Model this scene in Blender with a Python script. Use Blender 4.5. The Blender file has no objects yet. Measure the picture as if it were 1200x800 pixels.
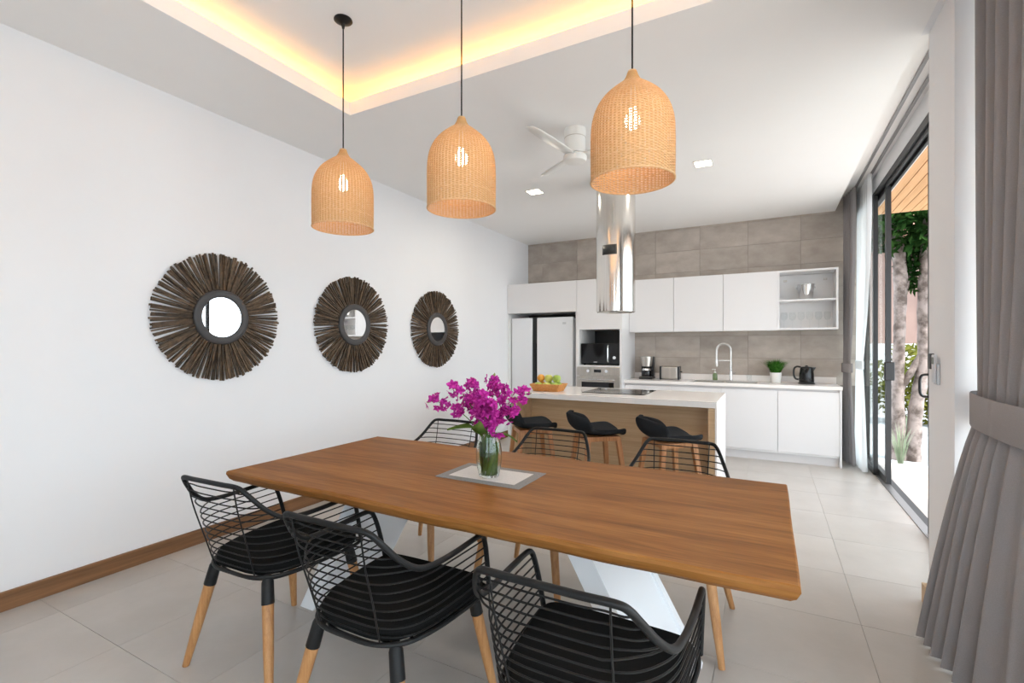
import bpy, bmesh, math, random
from mathutils import Vector, Matrix
random.seed(7)
R = math.radians
PI = math.pi
S = bpy.context.scene
C = S.collection

# ------------------------------------------------------------------ camera
F_PX, HORIZON, YAW, CAM_H = 562.0, 406.0, 28.17, 1.35
cam_d = bpy.data.cameras.new('camera')
cam = bpy.data.objects.new('camera', cam_d)
C.objects.link(cam)
cam_d.sensor_width = 36.0
cam_d.lens = F_PX / 1200 * 36
cam_d.shift_y = (HORIZON - 400) / 1200
cam_d.clip_start = 0.02
cam.location = (0, 0, CAM_H)
cam.rotation_euler = (R(90), 0, R(YAW))
S.camera = cam

# ------------------------------------------------------------------ world, sun, exposure
w = bpy.data.worlds.new('sky')
S.world = w
w.use_nodes = True
bg = w.node_tree.nodes['Background']
bg.inputs['Color'].default_value = (0.81, 0.91, 1.0, 1)
bg.inputs['Strength'].default_value = 4.0
sun_d = bpy.data.lights.new('sun', 'SUN')
sun_d.energy = 6.0
sun_d.angle = R(2)
sun_d.color = (1.0, 0.95, 0.88)
sun = bpy.data.objects.new('sun', sun_d)
C.objects.link(sun)
sun.rotation_euler = Vector((-0.42, 0.18, -0.89)).to_track_quat('-Z', 'Y').to_euler()
S.view_settings.view_transform = 'Standard'
S.view_settings.look = 'None'
S.view_settings.gamma = 1.0
S.view_settings.use_curve_mapping = False
S.view_settings.exposure = 0.36
S.cycles.use_denoising = True
S.cycles.max_bounces = 14
S.cycles.diffuse_bounces = 8
S.cycles.glossy_bounces = 6
S.cycles.transparent_max_bounces = 24
S.cycles.sample_clamp_indirect = 8.0

# ------------------------------------------------------------------ materials
MATS = {}
def mat(name, col, rough=0.5, metal=0.0, spec=0.5, emit=None, estr=0.0, trans=0.0, ior=1.45, coat=0.0, sheen=0.0):
    if name in MATS:
        return MATS[name]
    m = bpy.data.materials.new(name)
    m.use_nodes = True
    b = m.node_tree.nodes['Principled BSDF']
    b.inputs['Base Color'].default_value = (*col, 1)
    b.inputs['Roughness'].default_value = rough
    b.inputs['Metallic'].default_value = metal
    b.inputs['Specular IOR Level'].default_value = spec
    b.inputs['Transmission Weight'].default_value = trans
    b.inputs['IOR'].default_value = ior
    b.inputs['Coat Weight'].default_value = coat
    b.inputs['Sheen Weight'].default_value = sheen
    if emit:
        b.inputs['Emission Color'].default_value = (*emit, 1)
        b.inputs['Emission Strength'].default_value = estr
    MATS[name] = m
    return m

def nodes(m):
    return m.node_tree.nodes, m.node_tree.links, m.node_tree.nodes['Principled BSDF']

def ramp(nt, stops):
    r = nt.nodes.new('ShaderNodeValToRGB')
    e = r.color_ramp.elements
    while len(e) < len(stops):
        e.new(0.5)
    for k, (p, c) in enumerate(stops):
        e[k].position = p
        e[k].color = (*c, 1)
    return r

def mottled(name, c0, c1, scale=3.0, stretch=(1, 1, 1), rough=0.5, bump=0.0, spec=0.5, detail=5.0, var=0.0, metal=0.0, bscale=None, p0=0.3, p1=0.7):
    """two-tone procedural surface, stretched noise in object space, optional per-object tone"""
    if name in MATS:
        return MATS[name]
    m = mat(name, c0, rough, metal, spec)
    n, l, b = nodes(m)
    nt = m.node_tree
    tc = n.new('ShaderNodeTexCoord')
    mp = n.new('ShaderNodeMapping')
    mp.inputs['Scale'].default_value = stretch
    l.new(tc.outputs['Object'], mp.inputs['Vector'])
    oi = n.new('ShaderNodeObjectInfo')
    off = n.new('ShaderNodeVectorMath'); off.operation = 'MULTIPLY_ADD'
    off.inputs[1].default_value = (37.0, 53.0, 71.0)
    comb = n.new('ShaderNodeCombineXYZ')
    for k in range(3):
        l.new(oi.outputs['Random'], comb.inputs[k])
    l.new(comb.outputs[0], off.inputs[0])
    l.new(mp.outputs[0], off.inputs[2])
    nz = n.new('ShaderNodeTexNoise')
    nz.inputs['Scale'].default_value = scale
    nz.inputs['Detail'].default_value = detail
    nz.inputs['Roughness'].default_value = 0.6
    l.new(off.outputs[0], nz.inputs['Vector'])
    r = ramp(nt, [(p0, c0), (p1, c1)])
    l.new(nz.outputs['Fac'], r.inputs['Fac'])
    out = r.outputs['Color']
    if var:
        hs = n.new('ShaderNodeHueSaturation')
        mr = n.new('ShaderNodeMapRange')
        mr.inputs['To Min'].default_value = 1 - var
        mr.inputs['To Max'].default_value = 1 + var
        l.new(oi.outputs['Random'], mr.inputs['Value'])
        l.new(mr.outputs[0], hs.inputs['Value'])
        l.new(out, hs.inputs['Color'])
        out = hs.outputs['Color']
    l.new(out, b.inputs['Base Color'])
    if bump:
        bp = n.new('ShaderNodeBump')
        bp.inputs['Strength'].default_value = bump
        bp.inputs['Distance'].default_value = 0.01
        if bscale:
            nb = n.new('ShaderNodeTexNoise')
            nb.inputs['Scale'].default_value = bscale
            nb.inputs['Detail'].default_value = 3
            l.new(mp.outputs[0], nb.inputs['Vector'])
            l.new(nb.outputs['Fac'], bp.inputs['Height'])
        else:
            l.new(nz.outputs['Fac'], bp.inputs['Height'])
        l.new(bp.outputs[0], b.inputs['Normal'])
    return m

def wood(name, dark, mid, light, axis, scale=1.0, rough=0.45, ring=14.0):
    """long-grain timber: broad streaks, fine pores; axis = grain direction"""
    if name in MATS:
        return MATS[name]
    m = mat(name, mid, rough)
    n, l, b = nodes(m)
    nt = m.node_tree
    tc = n.new('ShaderNodeTexCoord')
    oi = n.new('ShaderNodeObjectInfo')
    comb = n.new('ShaderNodeCombineXYZ')
    for k in range(3):
        l.new(oi.outputs['Random'], comb.inputs[k])
    def layer(along, across, detail, dist=0.0):
        mp = n.new('ShaderNodeMapping')
        sc = [across * scale] * 3
        sc[axis] = along * scale
        mp.inputs['Scale'].default_value = sc
        l.new(tc.outputs['Object'], mp.inputs['Vector'])
        ad = n.new('ShaderNodeVectorMath'); ad.operation = 'MULTIPLY_ADD'
        ad.inputs[1].default_value = (13.0, 29.0, 41.0)
        l.new(comb.outputs[0], ad.inputs[0]); l.new(mp.outputs[0], ad.inputs[2])
        z = n.new('ShaderNodeTexNoise')
        z.inputs['Scale'].default_value = 1.0
        z.inputs['Detail'].default_value = detail
        z.inputs['Roughness'].default_value = 0.65
        z.inputs['Distortion'].default_value = dist
        l.new(ad.outputs[0], z.inputs['Vector'])
        return z
    a = layer(0.7, ring, 4.0, 0.6)
    f = layer(5.0, ring * 9, 3.0)
    mx = n.new('ShaderNodeMath'); mx.operation = 'MULTIPLY_ADD'
    mx.inputs[1].default_value = 0.35
    l.new(f.outputs['Fac'], mx.inputs[0])
    sc2 = n.new('ShaderNodeMath'); sc2.operation = 'MULTIPLY'
    sc2.inputs[1].default_value = 0.65
    l.new(a.outputs['Fac'], sc2.inputs[0])
    l.new(sc2.outputs[0], mx.inputs[2])
    r = ramp(nt, [(0.33, dark), (0.5, mid), (0.68, light)])
    l.new(mx.outputs[0], r.inputs['Fac'])
    l.new(r.outputs['Color'], b.inputs['Base Color'])
    bp = n.new('ShaderNodeBump')
    bp.inputs['Strength'].default_value = 0.12
    bp.inputs['Distance'].default_value = 0.004
    l.new(mx.outputs[0], bp.inputs['Height'])
    l.new(bp.outputs[0], b.inputs['Normal'])
    return m

def clear_glass(name, tint=(1, 1, 1), ior=1.4):
    if name in MATS:
        return MATS[name]
    m = bpy.data.materials.new(name)
    m.use_nodes = True
    nt = m.node_tree
    n, l = nt.nodes, nt.links
    n.clear()
    o = n.new('ShaderNodeOutputMaterial')
    t = n.new('ShaderNodeBsdfTransparent'); t.inputs['Color'].default_value = (*tint, 1)
    g = n.new('ShaderNodeBsdfGlossy'); g.inputs['Roughness'].default_value = 0.02
    fr = n.new('ShaderNodeFresnel'); fr.inputs['IOR'].default_value = ior
    mx = n.new('ShaderNodeMixShader')
    ge = n.new('ShaderNodeNewGeometry')
    fb = n.new('ShaderNodeMath'); fb.operation = 'SUBTRACT'; fb.use_clamp = True     # reflection on the outer skin only
    l.new(fr.outputs[0], fb.inputs[0]); l.new(ge.outputs['Backfacing'], fb.inputs[1])
    l.new(fb.outputs[0], mx.inputs[0]); l.new(t.outputs[0], mx.inputs[1]); l.new(g.outputs[0], mx.inputs[2])
    l.new(mx.outputs[0], o.inputs['Surface'])
    MATS[name] = m
    return m

def thin_cloth(name, col, trans=0.5):
    """diffuse + translucent mix for sheers and leaves"""
    if name in MATS:
        return MATS[name]
    m = bpy.data.materials.new(name)
    m.use_nodes = True
    nt = m.node_tree
    n, l = nt.nodes, nt.links
    n.clear()
    o = n.new('ShaderNodeOutputMaterial')
    d = n.new('ShaderNodeBsdfDiffuse'); d.inputs['Color'].default_value = (*col, 1)
    t = n.new('ShaderNodeBsdfTranslucent'); t.inputs['Color'].default_value = (*col, 1)
    mx = n.new('ShaderNodeMixShader'); mx.inputs[0].default_value = trans
    l.new(d.outputs[0], mx.inputs[1]); l.new(t.outputs[0], mx.inputs[2]); l.new(mx.outputs[0], o.inputs['Surface'])
    MATS[name] = m
    return m

def leafy(name, c0, c1, scale=6.0, trans=0.35):
    m = thin_cloth(name, c0, trans)
    nt = m.node_tree
    n, l = nt.nodes, nt.links
    tc = n.new('ShaderNodeTexCoord')
    z = n.new('ShaderNodeTexNoise'); z.inputs['Scale'].default_value = scale
    l.new(tc.outputs['Object'], z.inputs['Vector'])
    r = ramp(nt, [(0.35, c0), (0.65, c1)])
    l.new(z.outputs['Fac'], r.inputs['Fac'])
    for k in n:
        if k.type in ('BSDF_DIFFUSE', 'BSDF_TRANSLUCENT'):
            l.new(r.outputs['Color'], k.inputs['Color'])
    return m

M_WALL = mottled('wall_paint', (0.785, 0.785, 0.80), (0.805, 0.805, 0.82), 1.5, rough=0.75, bump=0.02, bscale=220, spec=0.3)
M_CEIL = mottled('ceiling_paint', (0.86, 0.85, 0.84), (0.88, 0.87, 0.86), 1.2, rough=0.8, spec=0.3)
M_TILE = mottled('floor_porcelain', (0.43, 0.40, 0.37), (0.51, 0.48, 0.45), 2.2, rough=0.33, bump=0.03, bscale=60, spec=0.45, var=0.03)
M_GROUT = mat('grout', (0.41, 0.38, 0.35), 0.8)
M_WTILE = mottled('concrete_tile', (0.34, 0.29, 0.25), (0.48, 0.425, 0.375), 3.5, (1, 1, 1.6), 0.55, 0.05, var=0.07, detail=8)
M_WGROUT = mat('wall_grout', (0.2, 0.175, 0.155), 0.85)
M_TABLE = wood('table_teak', (0.135, 0.055, 0.014), (0.262, 0.105, 0.025), (0.385, 0.175, 0.048), 0, 1.0, 0.5, 9.0)
nodes(M_TABLE)[2].inputs['Specular IOR Level'].default_value = 0.22
M_BASE = wood('baseboard_teak', (0.12, 0.055, 0.022), (0.20, 0.095, 0.04), (0.27, 0.135, 0.06), 1, 1.0, 0.45, 20.0)
M_LEG = wood('oak_leg', (0.32, 0.145, 0.055), (0.44, 0.215, 0.083), (0.54, 0.295, 0.125), 2, 1.0, 0.42, 60.0)
M_STOOLLEG = wood('stool_timber', (0.24, 0.095, 0.035), (0.40, 0.175, 0.065), (0.52, 0.26, 0.11), 2, 1.0, 0.42, 60.0)
M_ISLWOOD = wood('island_oak', (0.44, 0.29, 0.16), (0.54, 0.37, 0.215), (0.62, 0.44, 0.27), 0, 1.0, 0.5, 22.0)
M_SOFFIT = wood('soffit_cedar', (0.52, 0.27, 0.11), (0.63, 0.35, 0.16), (0.72, 0.43, 0.21), 1, 1.0, 0.55, 20.0)
M_BLACK = mat('black_powder_coat', (0.009, 0.009, 0.0095), 0.45, spec=0.3)
M_PAD = mottled('black_fabric', (0.006, 0.006, 0.006), (0.012, 0.012, 0.012), 300, rough=0.95, spec=0.1)
M_STOOLFAB = mottled('stool_fabric', (0.010, 0.011, 0.013), (0.028, 0.030, 0.034), 240, rough=0.9, spec=0.15)
M_WHITESTEEL = mat('white_steel', (0.80, 0.82, 0.85), 0.35)
M_LACQUER = mat('white_lacquer', (0.705, 0.695, 0.70), 0.28)
M_CARCASS = mat('white_carcass', (0.77, 0.76, 0.75), 0.45)
M_KICK = mat('pale_kick_plate', (0.62, 0.60, 0.60), 0.4)
M_QUARTZ = mottled('pale_quartz', (0.815, 0.775, 0.745), (0.84, 0.80, 0.775), 90, rough=0.18)
M_STEEL = mottled('brushed_steel', (0.50, 0.47, 0.43), (0.62, 0.58, 0.53), 30, (1, 1, 0.02), 0.30, metal=1.0)
M_HOOD = mottled('hood_steel', (0.68, 0.65, 0.61), (0.76, 0.73, 0.69), 60, (1, 1, 0.01), 0.14, metal=1.0)
M_CHROME = mat('chrome', (0.82, 0.82, 0.82), 0.08, 1.0)
M_BLKGLASS = mat('black_glass', (0.008, 0.008, 0.009), 0.06)
M_BLKPLASTIC = mat('black_plastic', (0.013, 0.013, 0.014), 0.3)
M_FRIDGE = mat('fridge_white', (0.76, 0.77, 0.79), 0.25)
M_MIRROR = mat('mirror_silver', (0.93, 0.93, 0.93), 0.015, 1.0)
M_TWIG = mottled('burnt_stick', (0.020, 0.013, 0.009), (0.15, 0.095, 0.055), 9, (1, 3, 3), 0.75, var=0.45)
M_MRING = mat('dark_mirror_ring', (0.055, 0.05, 0.05), 0.5)
M_MRING2 = mat('grey_mirror_ring', (0.13, 0.12, 0.12), 0.45)
M_CURTAIN = mottled('grey_drape', (0.285, 0.264, 0.266), (0.325, 0.303, 0.305), 320, rough=0.9, bump=0.05, spec=0.15)
M_SHEER = thin_cloth('white_sheer', (0.86, 0.87, 0.88), 0.5)
M_FRAME = mat('anthracite_aluminium', (0.035, 0.036, 0.038), 0.4, 0.3)
M_TRACK = mat('grey_aluminium', (0.35, 0.34, 0.34), 0.4, 0.8)
M_GLASS = clear_glass('window_glass', (0.97, 0.985, 0.98), 1.12)
M_WHITEPL = mat('white_plastic', (0.80, 0.79, 0.76), 0.4)
M_TERRACE = mottled('terrace_stone', (0.60, 0.54, 0.49), (0.66, 0.60, 0.55), 4, rough=0.7)
M_GROUND = mottled('pale_paving', (0.30, 0.315, 0.33), (0.38, 0.39, 0.40), 0.8, rough=0.8)
M_BARK = mottled('pale_bark', (0.10, 0.075, 0.062), (0.31, 0.255, 0.23), 7, (1, 1, 0.9), 0.85, 0.3, p0=0.38, p1=0.58)
M_LEAF = leafy('tree_leaf', (0.010, 0.033, 0.008), (0.04, 0.09, 0.022), 5)
M_SHRUB = leafy('shrub_leaf', (0.07, 0.085, 0.015), (0.15, 0.145, 0.032), 4)
M_FRONDS = leafy('silver_leaf', (0.22, 0.27, 0.17), (0.36, 0.39, 0.29), 6)
M_PINKWALL = mottled('pink_render', (0.22, 0.14, 0.115), (0.25, 0.165, 0.135), 1, rough=0.9)
M_GWALL = mat('garden_wall_white', (0.55, 0.55, 0.55), 0.8)
M_DKPOST = mat('dark_post', (0.06, 0.065, 0.07), 0.6)

# rattan: translucent cane
M_CANE = thin_cloth('rattan_cane', (0.90, 0.64, 0.38), 0.22)
def cane_tint():
    nt = M_CANE.node_tree
    n, l = nt.nodes, nt.links
    tc = n.new('ShaderNodeTexCoord')
    z = n.new('ShaderNodeTexNoise'); z.inputs['Scale'].default_value = 90.0
    l.new(tc.outputs['Object'], z.inputs['Vector'])
    r = ramp(nt, [(0.3, (0.76, 0.49, 0.25)), (0.68, (0.86, 0.62, 0.37))])
    l.new(z.outputs['Fac'], r.inputs['Fac'])
    for k in n:
        if k.type in ('BSDF_DIFFUSE', 'BSDF_TRANSLUCENT'):
            l.new(r.outputs['Color'], k.inputs['Color'])
cane_tint()

M_CANE2 = thin_cloth('rattan_rib', (0.66, 0.40, 0.18), 0.15)

# ------------------------------------------------------------------ mesh helpers
def link(name, me, m=None, parent=None, loc=None):
    o = bpy.data.objects.new(name, me)
    C.objects.link(o)
    if m is not None:
        me.materials.clear()
        me.materials.append(m)
    if parent is not None:
        o.parent = parent
    if loc is not None:
        o.location = loc
    return o

def tag(o, label, cat=None, group=None, kind=None):
    o['label'] = label
    if cat: o['category'] = cat
    if group: o['group'] = group
    if kind: o['kind'] = kind
    return o

def empty(name, loc, rz=0.0):
    o = bpy.data.objects.new(name, None)
    C.objects.link(o)
    o.location = loc
    o.rotation_euler = (0, 0, rz)
    o.empty_display_size = 0.05
    return o

def copy_tree(o, parent=None):
    c = o.copy()
    C.objects.link(c)
    c.parent = parent
    for ch in o.children:
        copy_tree(ch, c)
    return c

class MB:
    """collects shapes into ONE mesh"""
    def __init__(self):
        self.v, self.f, self.sm = [], [], []
    def add(self, vs, fs, smooth=False):
        k = len(self.v)
        self.v += [tuple(p) for p in vs]
        self.f += [tuple(i + k for i in f) for f in fs]
        self.sm += [smooth] * len(fs)
        return self
    def box(self, x0, x1, y0, y1, z0, z1, bev=0.0, M=None):
        if x0 > x1: x0, x1 = x1, x0
        if y0 > y1: y0, y1 = y1, y0
        if z0 > z1: z0, z1 = z1, z0
        bm = bmesh.new()
        bmesh.ops.create_cube(bm, size=1)
        for p in bm.verts:
            p.co = Vector(((x0 + x1) / 2 + p.co.x * (x1 - x0), (y0 + y1) / 2 + p.co.y * (y1 - y0), (z0 + z1) / 2 + p.co.z * (z1 - z0)))
        if bev:
            bmesh.ops.bevel(bm, geom=list(bm.edges), offset=bev, segments=2, affect='EDGES', profile=0.5)
        bm.verts.index_update()
        vs = [p.co.copy() for p in bm.verts]
        if M is not None:
            vs = [M @ p for p in vs]
        fs = [[q.index for q in f.verts] for f in bm.faces]
        bm.free()
        return self.add(vs, fs)
    def tube(self, pts, r, n=8, closed=False, cap=True, smooth=True):
        P = [Vector(p) for p in pts]
        rs = r if isinstance(r, (list, tuple)) else [r] * len(P)
        N = len(P)
        T = []
        for i in range(N):
            a = P[(i - 1) % N] if closed else P[max(i - 1, 0)]
            b = P[(i + 1) % N] if closed else P[min(i + 1, N - 1)]
            t = (b - a)
            T.append(t.normalized() if t.length > 1e-9 else Vector((0, 0, 1)))
        up = Vector((0, 0, 1)) if abs(T[0].z) < 0.9 else Vector((1, 0, 0))
        u = (up - T[0] * up.dot(T[0])).normalized()
        vs, fs = [], []
        for i in range(N):
            u = (u - T[i] * u.dot(T[i]))
            u = u.normalized() if u.length > 1e-6 else T[i].orthogonal().normalized()
            w2 = T[i].cross(u)
            for k in range(n):
                a = 2 * PI * k / n
                vs.append(P[i] + (u * math.cos(a) + w2 * math.sin(a)) * rs[i])
        segs = N if closed else N - 1
        for i in range(segs):
            for k in range(n):
                a, b = i * n + k, i * n + (k + 1) % n
                j = ((i + 1) % N) * n
                fs.append((a, b, j + (k + 1) % n, j + k))
        if cap and not closed:
            fs.append(tuple(range(n))[::-1])
            fs.append(tuple((N - 1) * n + k for k in range(n)))
        return self.add(vs, fs, smooth)
    def lathe(self, prof, n=32, cx=0, cy=0, cz=0, cap0=False, cap1=False, smooth=True):
        vs, fs = [], []
        for r, z in prof:
            for k in range(n):
                a = 2 * PI * k / n
                vs.append((cx + r * math.cos(a), cy + r * math.sin(a), cz + z))
        for i in range(len(prof) - 1):
            for k in range(n):
                fs.append((i * n + k, i * n + (k + 1) % n, (i + 1) * n + (k + 1) % n, (i + 1) * n + k))
        if cap0: fs.append(tuple(range(n))[::-1])
        if cap1: fs.append(tuple((len(prof) - 1) * n + k for k in range(n)))
        return self.add(vs, fs, smooth)
    def prism(self, poly, axis, a0, a1):
        """polygon in the two other axes, extruded along axis"""
        def p3(q, a):
            q = list(q); q.insert(axis, a); return q
        n = len(poly)
        vs = [p3(q, a0) for q in poly] + [p3(q, a1) for q in poly]
        fs = [tuple(range(n))[::-1], tuple(range(n, 2 * n))]
        for k in range(n):
            fs.append((k, (k + 1) % n, n + (k + 1) % n, n + k))
        return self.add(vs, fs)
    def grid(self, rows, smooth=True, wrap=False):
        n = len(rows[0])
        vs = [p for r in rows for p in r]
        fs = []
        for i in range(len(rows) - 1):
            for k in range(n if wrap else n - 1):
                fs.append((i * n + k, i * n + (k + 1) % n, (i + 1) * n + (k + 1) % n, (i + 1) * n + k))
        return self.add(vs, fs, smooth)
    def mesh(self, name, fix=True):
        me = bpy.data.meshes.new(name)
        me.from_pydata(self.v, [], self.f)
        me.polygons.foreach_set('use_smooth', self.sm)
        if fix:
            bm = bmesh.new(); bm.from_mesh(me)
            bmesh.ops.recalc_face_normals(bm, faces=bm.faces)
            bm.to_mesh(me); bm.free()
        if any(self.sm):
            me.set_sharp_from_angle(angle=R(42))
        me.update()
        return me
    def build(self, name, m, parent=None, loc=None, fix=True):
        return link(name, self.mesh(name, fix), m, parent, loc)

def bx(*a, **k):
    return MB().box(*a, **k)

def struct(o, label, cat):
    return tag(o, label, cat, kind='structure')

def smoothstep(a, b, x):
    t = min(1, max(0, (x - a) / (b - a)))
    return t * t * (3 - 2 * t)

def catmull(pts, per=6, closed=False):
    P = [Vector(p) for p in pts]
    n = len(P)
    out = []
    rng = n if closed else n - 1
    for i in range(rng):
        p0 = P[(i - 1) % n] if closed or i > 0 else P[0]
        p1, p2 = P[i], P[(i + 1) % n]
        p3 = P[(i + 2) % n] if closed or i + 2 < n else P[-1]
        for k in range(per):
            t = k / per
            out.append(0.5 * ((2 * p1) + (-p0 + p2) * t + (2 * p0 - 5 * p1 + 4 * p2 - p3) * t * t + (-p0 + 3 * p1 - 3 * p2 + p3) * t ** 3))
    if not closed:
        out.append(P[-1])
    return out

# ------------------------------------------------------------------ the room
XL, XR, YB, YR = -3.453, 0.99, 7.006, -1.8     # left wall, door line, back wall, rear wall
ZC, ZU = 3.0, 3.16                              # ceiling, recess/pocket top
XP = 0.712                                      # inner edge of the curtain pocket

floor = struct(bx(XL - 0.2, 0.985, YR - 0.2, YB + 0.2, -0.2, -0.004).build('floor', M_GROUT), 'grey porcelain tiled floor of the dining kitchen', 'floor')
TX, TY = 0.5965, 0.594
tile_cache = {}
gap = 0.0010
for i in range(-8, 3):
    for j in range(-9, 9):
        x0, x1 = 0.395 + i * TX + gap, 0.395 + (i + 1) * TX - gap
        y0, y1 = 2.85 + j * TY + gap, 2.85 + (j + 1) * TY - gap
        x0, x1 = max(x0, XL), min(x1, 0.984)
        y0, y1 = max(y0, YR), min(y1, YB)
        if x1 - x0 < 0.02 or y1 - y0 < 0.02:
            continue
        key = (round(x1 - x0, 3), round(y1 - y0, 3))
        if key not in tile_cache:
            tile_cache[key] = bx(-key[0] / 2, key[0] / 2, -key[1] / 2, key[1] / 2, -0.006, 0).mesh('tile')
        link('tile', tile_cache[key], M_TILE, floor, ((x0 + x1) / 2, (y0 + y1) / 2, 0))

struct(bx(XL - 0.2, XL, YR - 0.2, YB + 0.2, 0, 3.3).build('wall_left', M_WALL), 'long plain white painted wall carrying three stick mirrors', 'wall')
wb = struct(bx(XL, 1.03, YB + 0.008, YB + 0.2, 0, 3.3).build('wall_back', M_WGROUT), 'brown grey concrete-look tiled wall behind the kitchen cabinets', 'wall')
wt_cache = {}
for i in range(-6, 3):
    for zb0, zb1 in ((0.88, 1.20), (1.20, 1.495), (1.495, 1.79), (1.79, 2.085), (2.085, 2.385), (2.385, 2.68), (2.68, 2.975), (2.975, 3.16)):
        x0, x1 = -0.24 + i * 0.593 + 0.0015, -0.24 + (i + 1) * 0.593 - 0.0015
        x0, x1 = max(x0, XL), min(x1, 0.985)
        if x1 - x0 < 0.02 or (zb1 < 2.08 and x1 < -1.6) or (1.7 < zb0 < 2 and x1 < 0.6): continue
        key = (round(x1 - x0, 3), round(zb1 - zb0 - 0.003, 3))
        if key not in wt_cache:
            wt_cache[key] = bx(-key[0] / 2, key[0] / 2, -0.005, 0.006, -key[1] / 2, key[1] / 2).mesh('tile')
        link('tile', wt_cache[key], M_WTILE, wb, ((x0 + x1) / 2, YB + 0.005, (zb0 + zb1) / 2))

# ceiling with a coved recess over the table
HX0, HX1, HY0, HY1 = -2.635, 0.36, -1.0, 2.47
LIP = 3.095
c = MB()
LEDGE, LT = 3.03, 0.022
c.box(XL, HX0, YR, YB, ZC, LEDGE)
c.box(HX1, XP, YR, YB, ZC, LEDGE)
c.box(HX0, HX1, HY1, YB, ZC, LEDGE)
c.box(HX0, HX1, YR, HY0, ZC, LEDGE)
c.box(HX0 - LT, HX0, HY0 - LT, HY1 + LT, LEDGE, LIP)
c.box(HX1, HX1 + LT, HY0 - LT, HY1 + LT, LEDGE, LIP)
c.box(HX0, HX1, HY1, HY1 + LT, LEDGE, LIP)
c.box(HX0, HX1, HY0 - LT, HY0, LEDGE, LIP)
LW = 0.32
c.box(XL, HX0 - LW, YR, YB, LEDGE, ZU)
c.box(HX1 + LW, XP, YR, YB, LEDGE, ZU)
c.box(HX0 - LW, HX1 + LW, HY1 + LW, YB, LEDGE, ZU)
c.box(HX0 - LW, HX1 + LW, YR, HY0 - LW, LEDGE, ZU)
c.box(XL - 0.2, 1.15, YR - 0.2, YB + 0.2, ZU, 3.32)
struct(c.build('ceiling', M_CEIL), 'white ceiling with a shallow coved recess above the table', 'ceiling')
M_LED = mat('warm_led', (1, 0.7, 0.3), 0.5, emit=(1.0, 0.50, 0.12), estr=19.0)
led = tag(empty('cove_led_strip', (0, 0, LEDGE)), 'warm yellow strip light hidden in the ceiling cove', 'strip light')
for a in ((HX0 - 0.25, HX0 - 0.22, HY0, HY1), (HX1 + 0.22, HX1 + 0.25, HY0, HY1),
          (HX0, HX1, HY1 + 0.22, HY1 + 0.25), (HX0, HX1, HY0 - 0.25, HY0 - 0.22)):
    bx(*a, 0.001, 0.012).build('light_tape', M_LED, led)

# right-hand wall: pier between two sliding openings, band above the doors
PY0, PY1, PX = 2.874, 3.27, 0.745
wr = MB()
wr.box(XR, 1.15, PY1, YB, 2.998, ZU)
wr.box(XR, 1.15, YR, PY0, 2.998, ZU)
wr.box(PX, 1.15, PY0, PY1, 0, ZU)
wr.box(XP, PX, PY0, PY1, ZC, ZU)
wr.box(XR, 1.15, YR - 0.2, -1.3, 0, ZU)
struct(wr.build('wall_right', M_WALL), 'white wall pier and lintel between the sliding doors', 'wall')
# unseen rear wall; its window opening is added to let in more daylight
rw = MB()
rw.box(XL, -0.9, YR - 0.2, YR, 0, ZU)
rw.box(0.6, 1.15, YR - 0.2, YR, 0, ZU)
rw.box(-0.9, 0.6, YR - 0.2, YR, 2.7, ZU)
struct(rw.build('wall_rear', M_WALL), 'white wall opposite the kitchen with an opening added for daylight', 'wall')

struct(bx(XL, XL + 0.018, YR, 6.29, 0, 0.098, bev=0.002).build('baseboard_left', M_BASE), 'dark teak baseboard along the long white wall', 'baseboard')
struct(MB().box(PX - 0.03, PX, PY0 - 0.02, PY1 + 0.004, 0, 0.1, bev=0.002).box(PX, XR, PY0 - 0.02, PY0, 0, 0.1).build('baseboard_right', M_ISLWOOD), 'pale wooden baseboard wrapped around the white pier', 'baseboard')

def glazed(name, label, x0, x1, y0, y1, z1, stiles, axis):
    """framed window wall along an axis"""
    root = struct(empty(name, ((x0 + x1) / 2, (y0 + y1) / 2, 0)), label, 'window')
    ox, oy = root.location.x, root.location.y
    f = MB()
    f.box(x0 - ox, x1 - ox, y0 - oy, y1 - oy, 0, 0.05)
    f.box(x0 - ox, x1 - ox, y0 - oy, y1 - oy, z1 - 0.06, z1)
    f.build('window_frame', M_FRAME, root)
    a0, a1 = (y0, y1) if axis == 1 else (x0, x1)
    pos = [a0 + 0.03] + [a0 + (a1 - a0) * k / stiles for k in range(1, stiles)] + [a1 - 0.03]
    for p in pos:
        if axis == 1: bx(x0 - ox, x1 - ox, p - 0.03 - oy, p + 0.03 - oy, 0.05, z1 - 0.06).build('mullion', M_FRAME, root)
        else: bx(p - 0.03 - ox, p + 0.03 - ox, y0 - oy, y1 - oy, 0.05, z1 - 0.06).build('mullion', M_FRAME, root)
    for p, q in zip(pos, pos[1:]):
        if axis == 1: bx((x0 + x1) / 2 - 0.004 - ox, (x0 + x1) / 2 + 0.004 - ox, p + 0.03 - oy, q - 0.03 - oy, 0.05, z1 - 0.06).build('pane', M_GLASS, root)
        else: bx(p + 0.03 - ox, q - 0.03 - ox, (y0 + y1) / 2 - 0.004 - oy, (y0 + y1) / 2 + 0.004 - oy, 0.05, z1 - 0.06).build('pane', M_GLASS, root)
    return root
glazed('window_1', 'dark framed glazed opening beside the near drape', 1.0, 1.06, -1.3, PY0, 2.998, 3, 1)
glazed('fill_window', 'dark framed unseen window added for fill daylight, opposite the kitchen', -0.9, 0.6, YR - 0.12, YR - 0.06, 2.7, 2, 0)  # window out of view, added and sized for the daylight it admits

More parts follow.
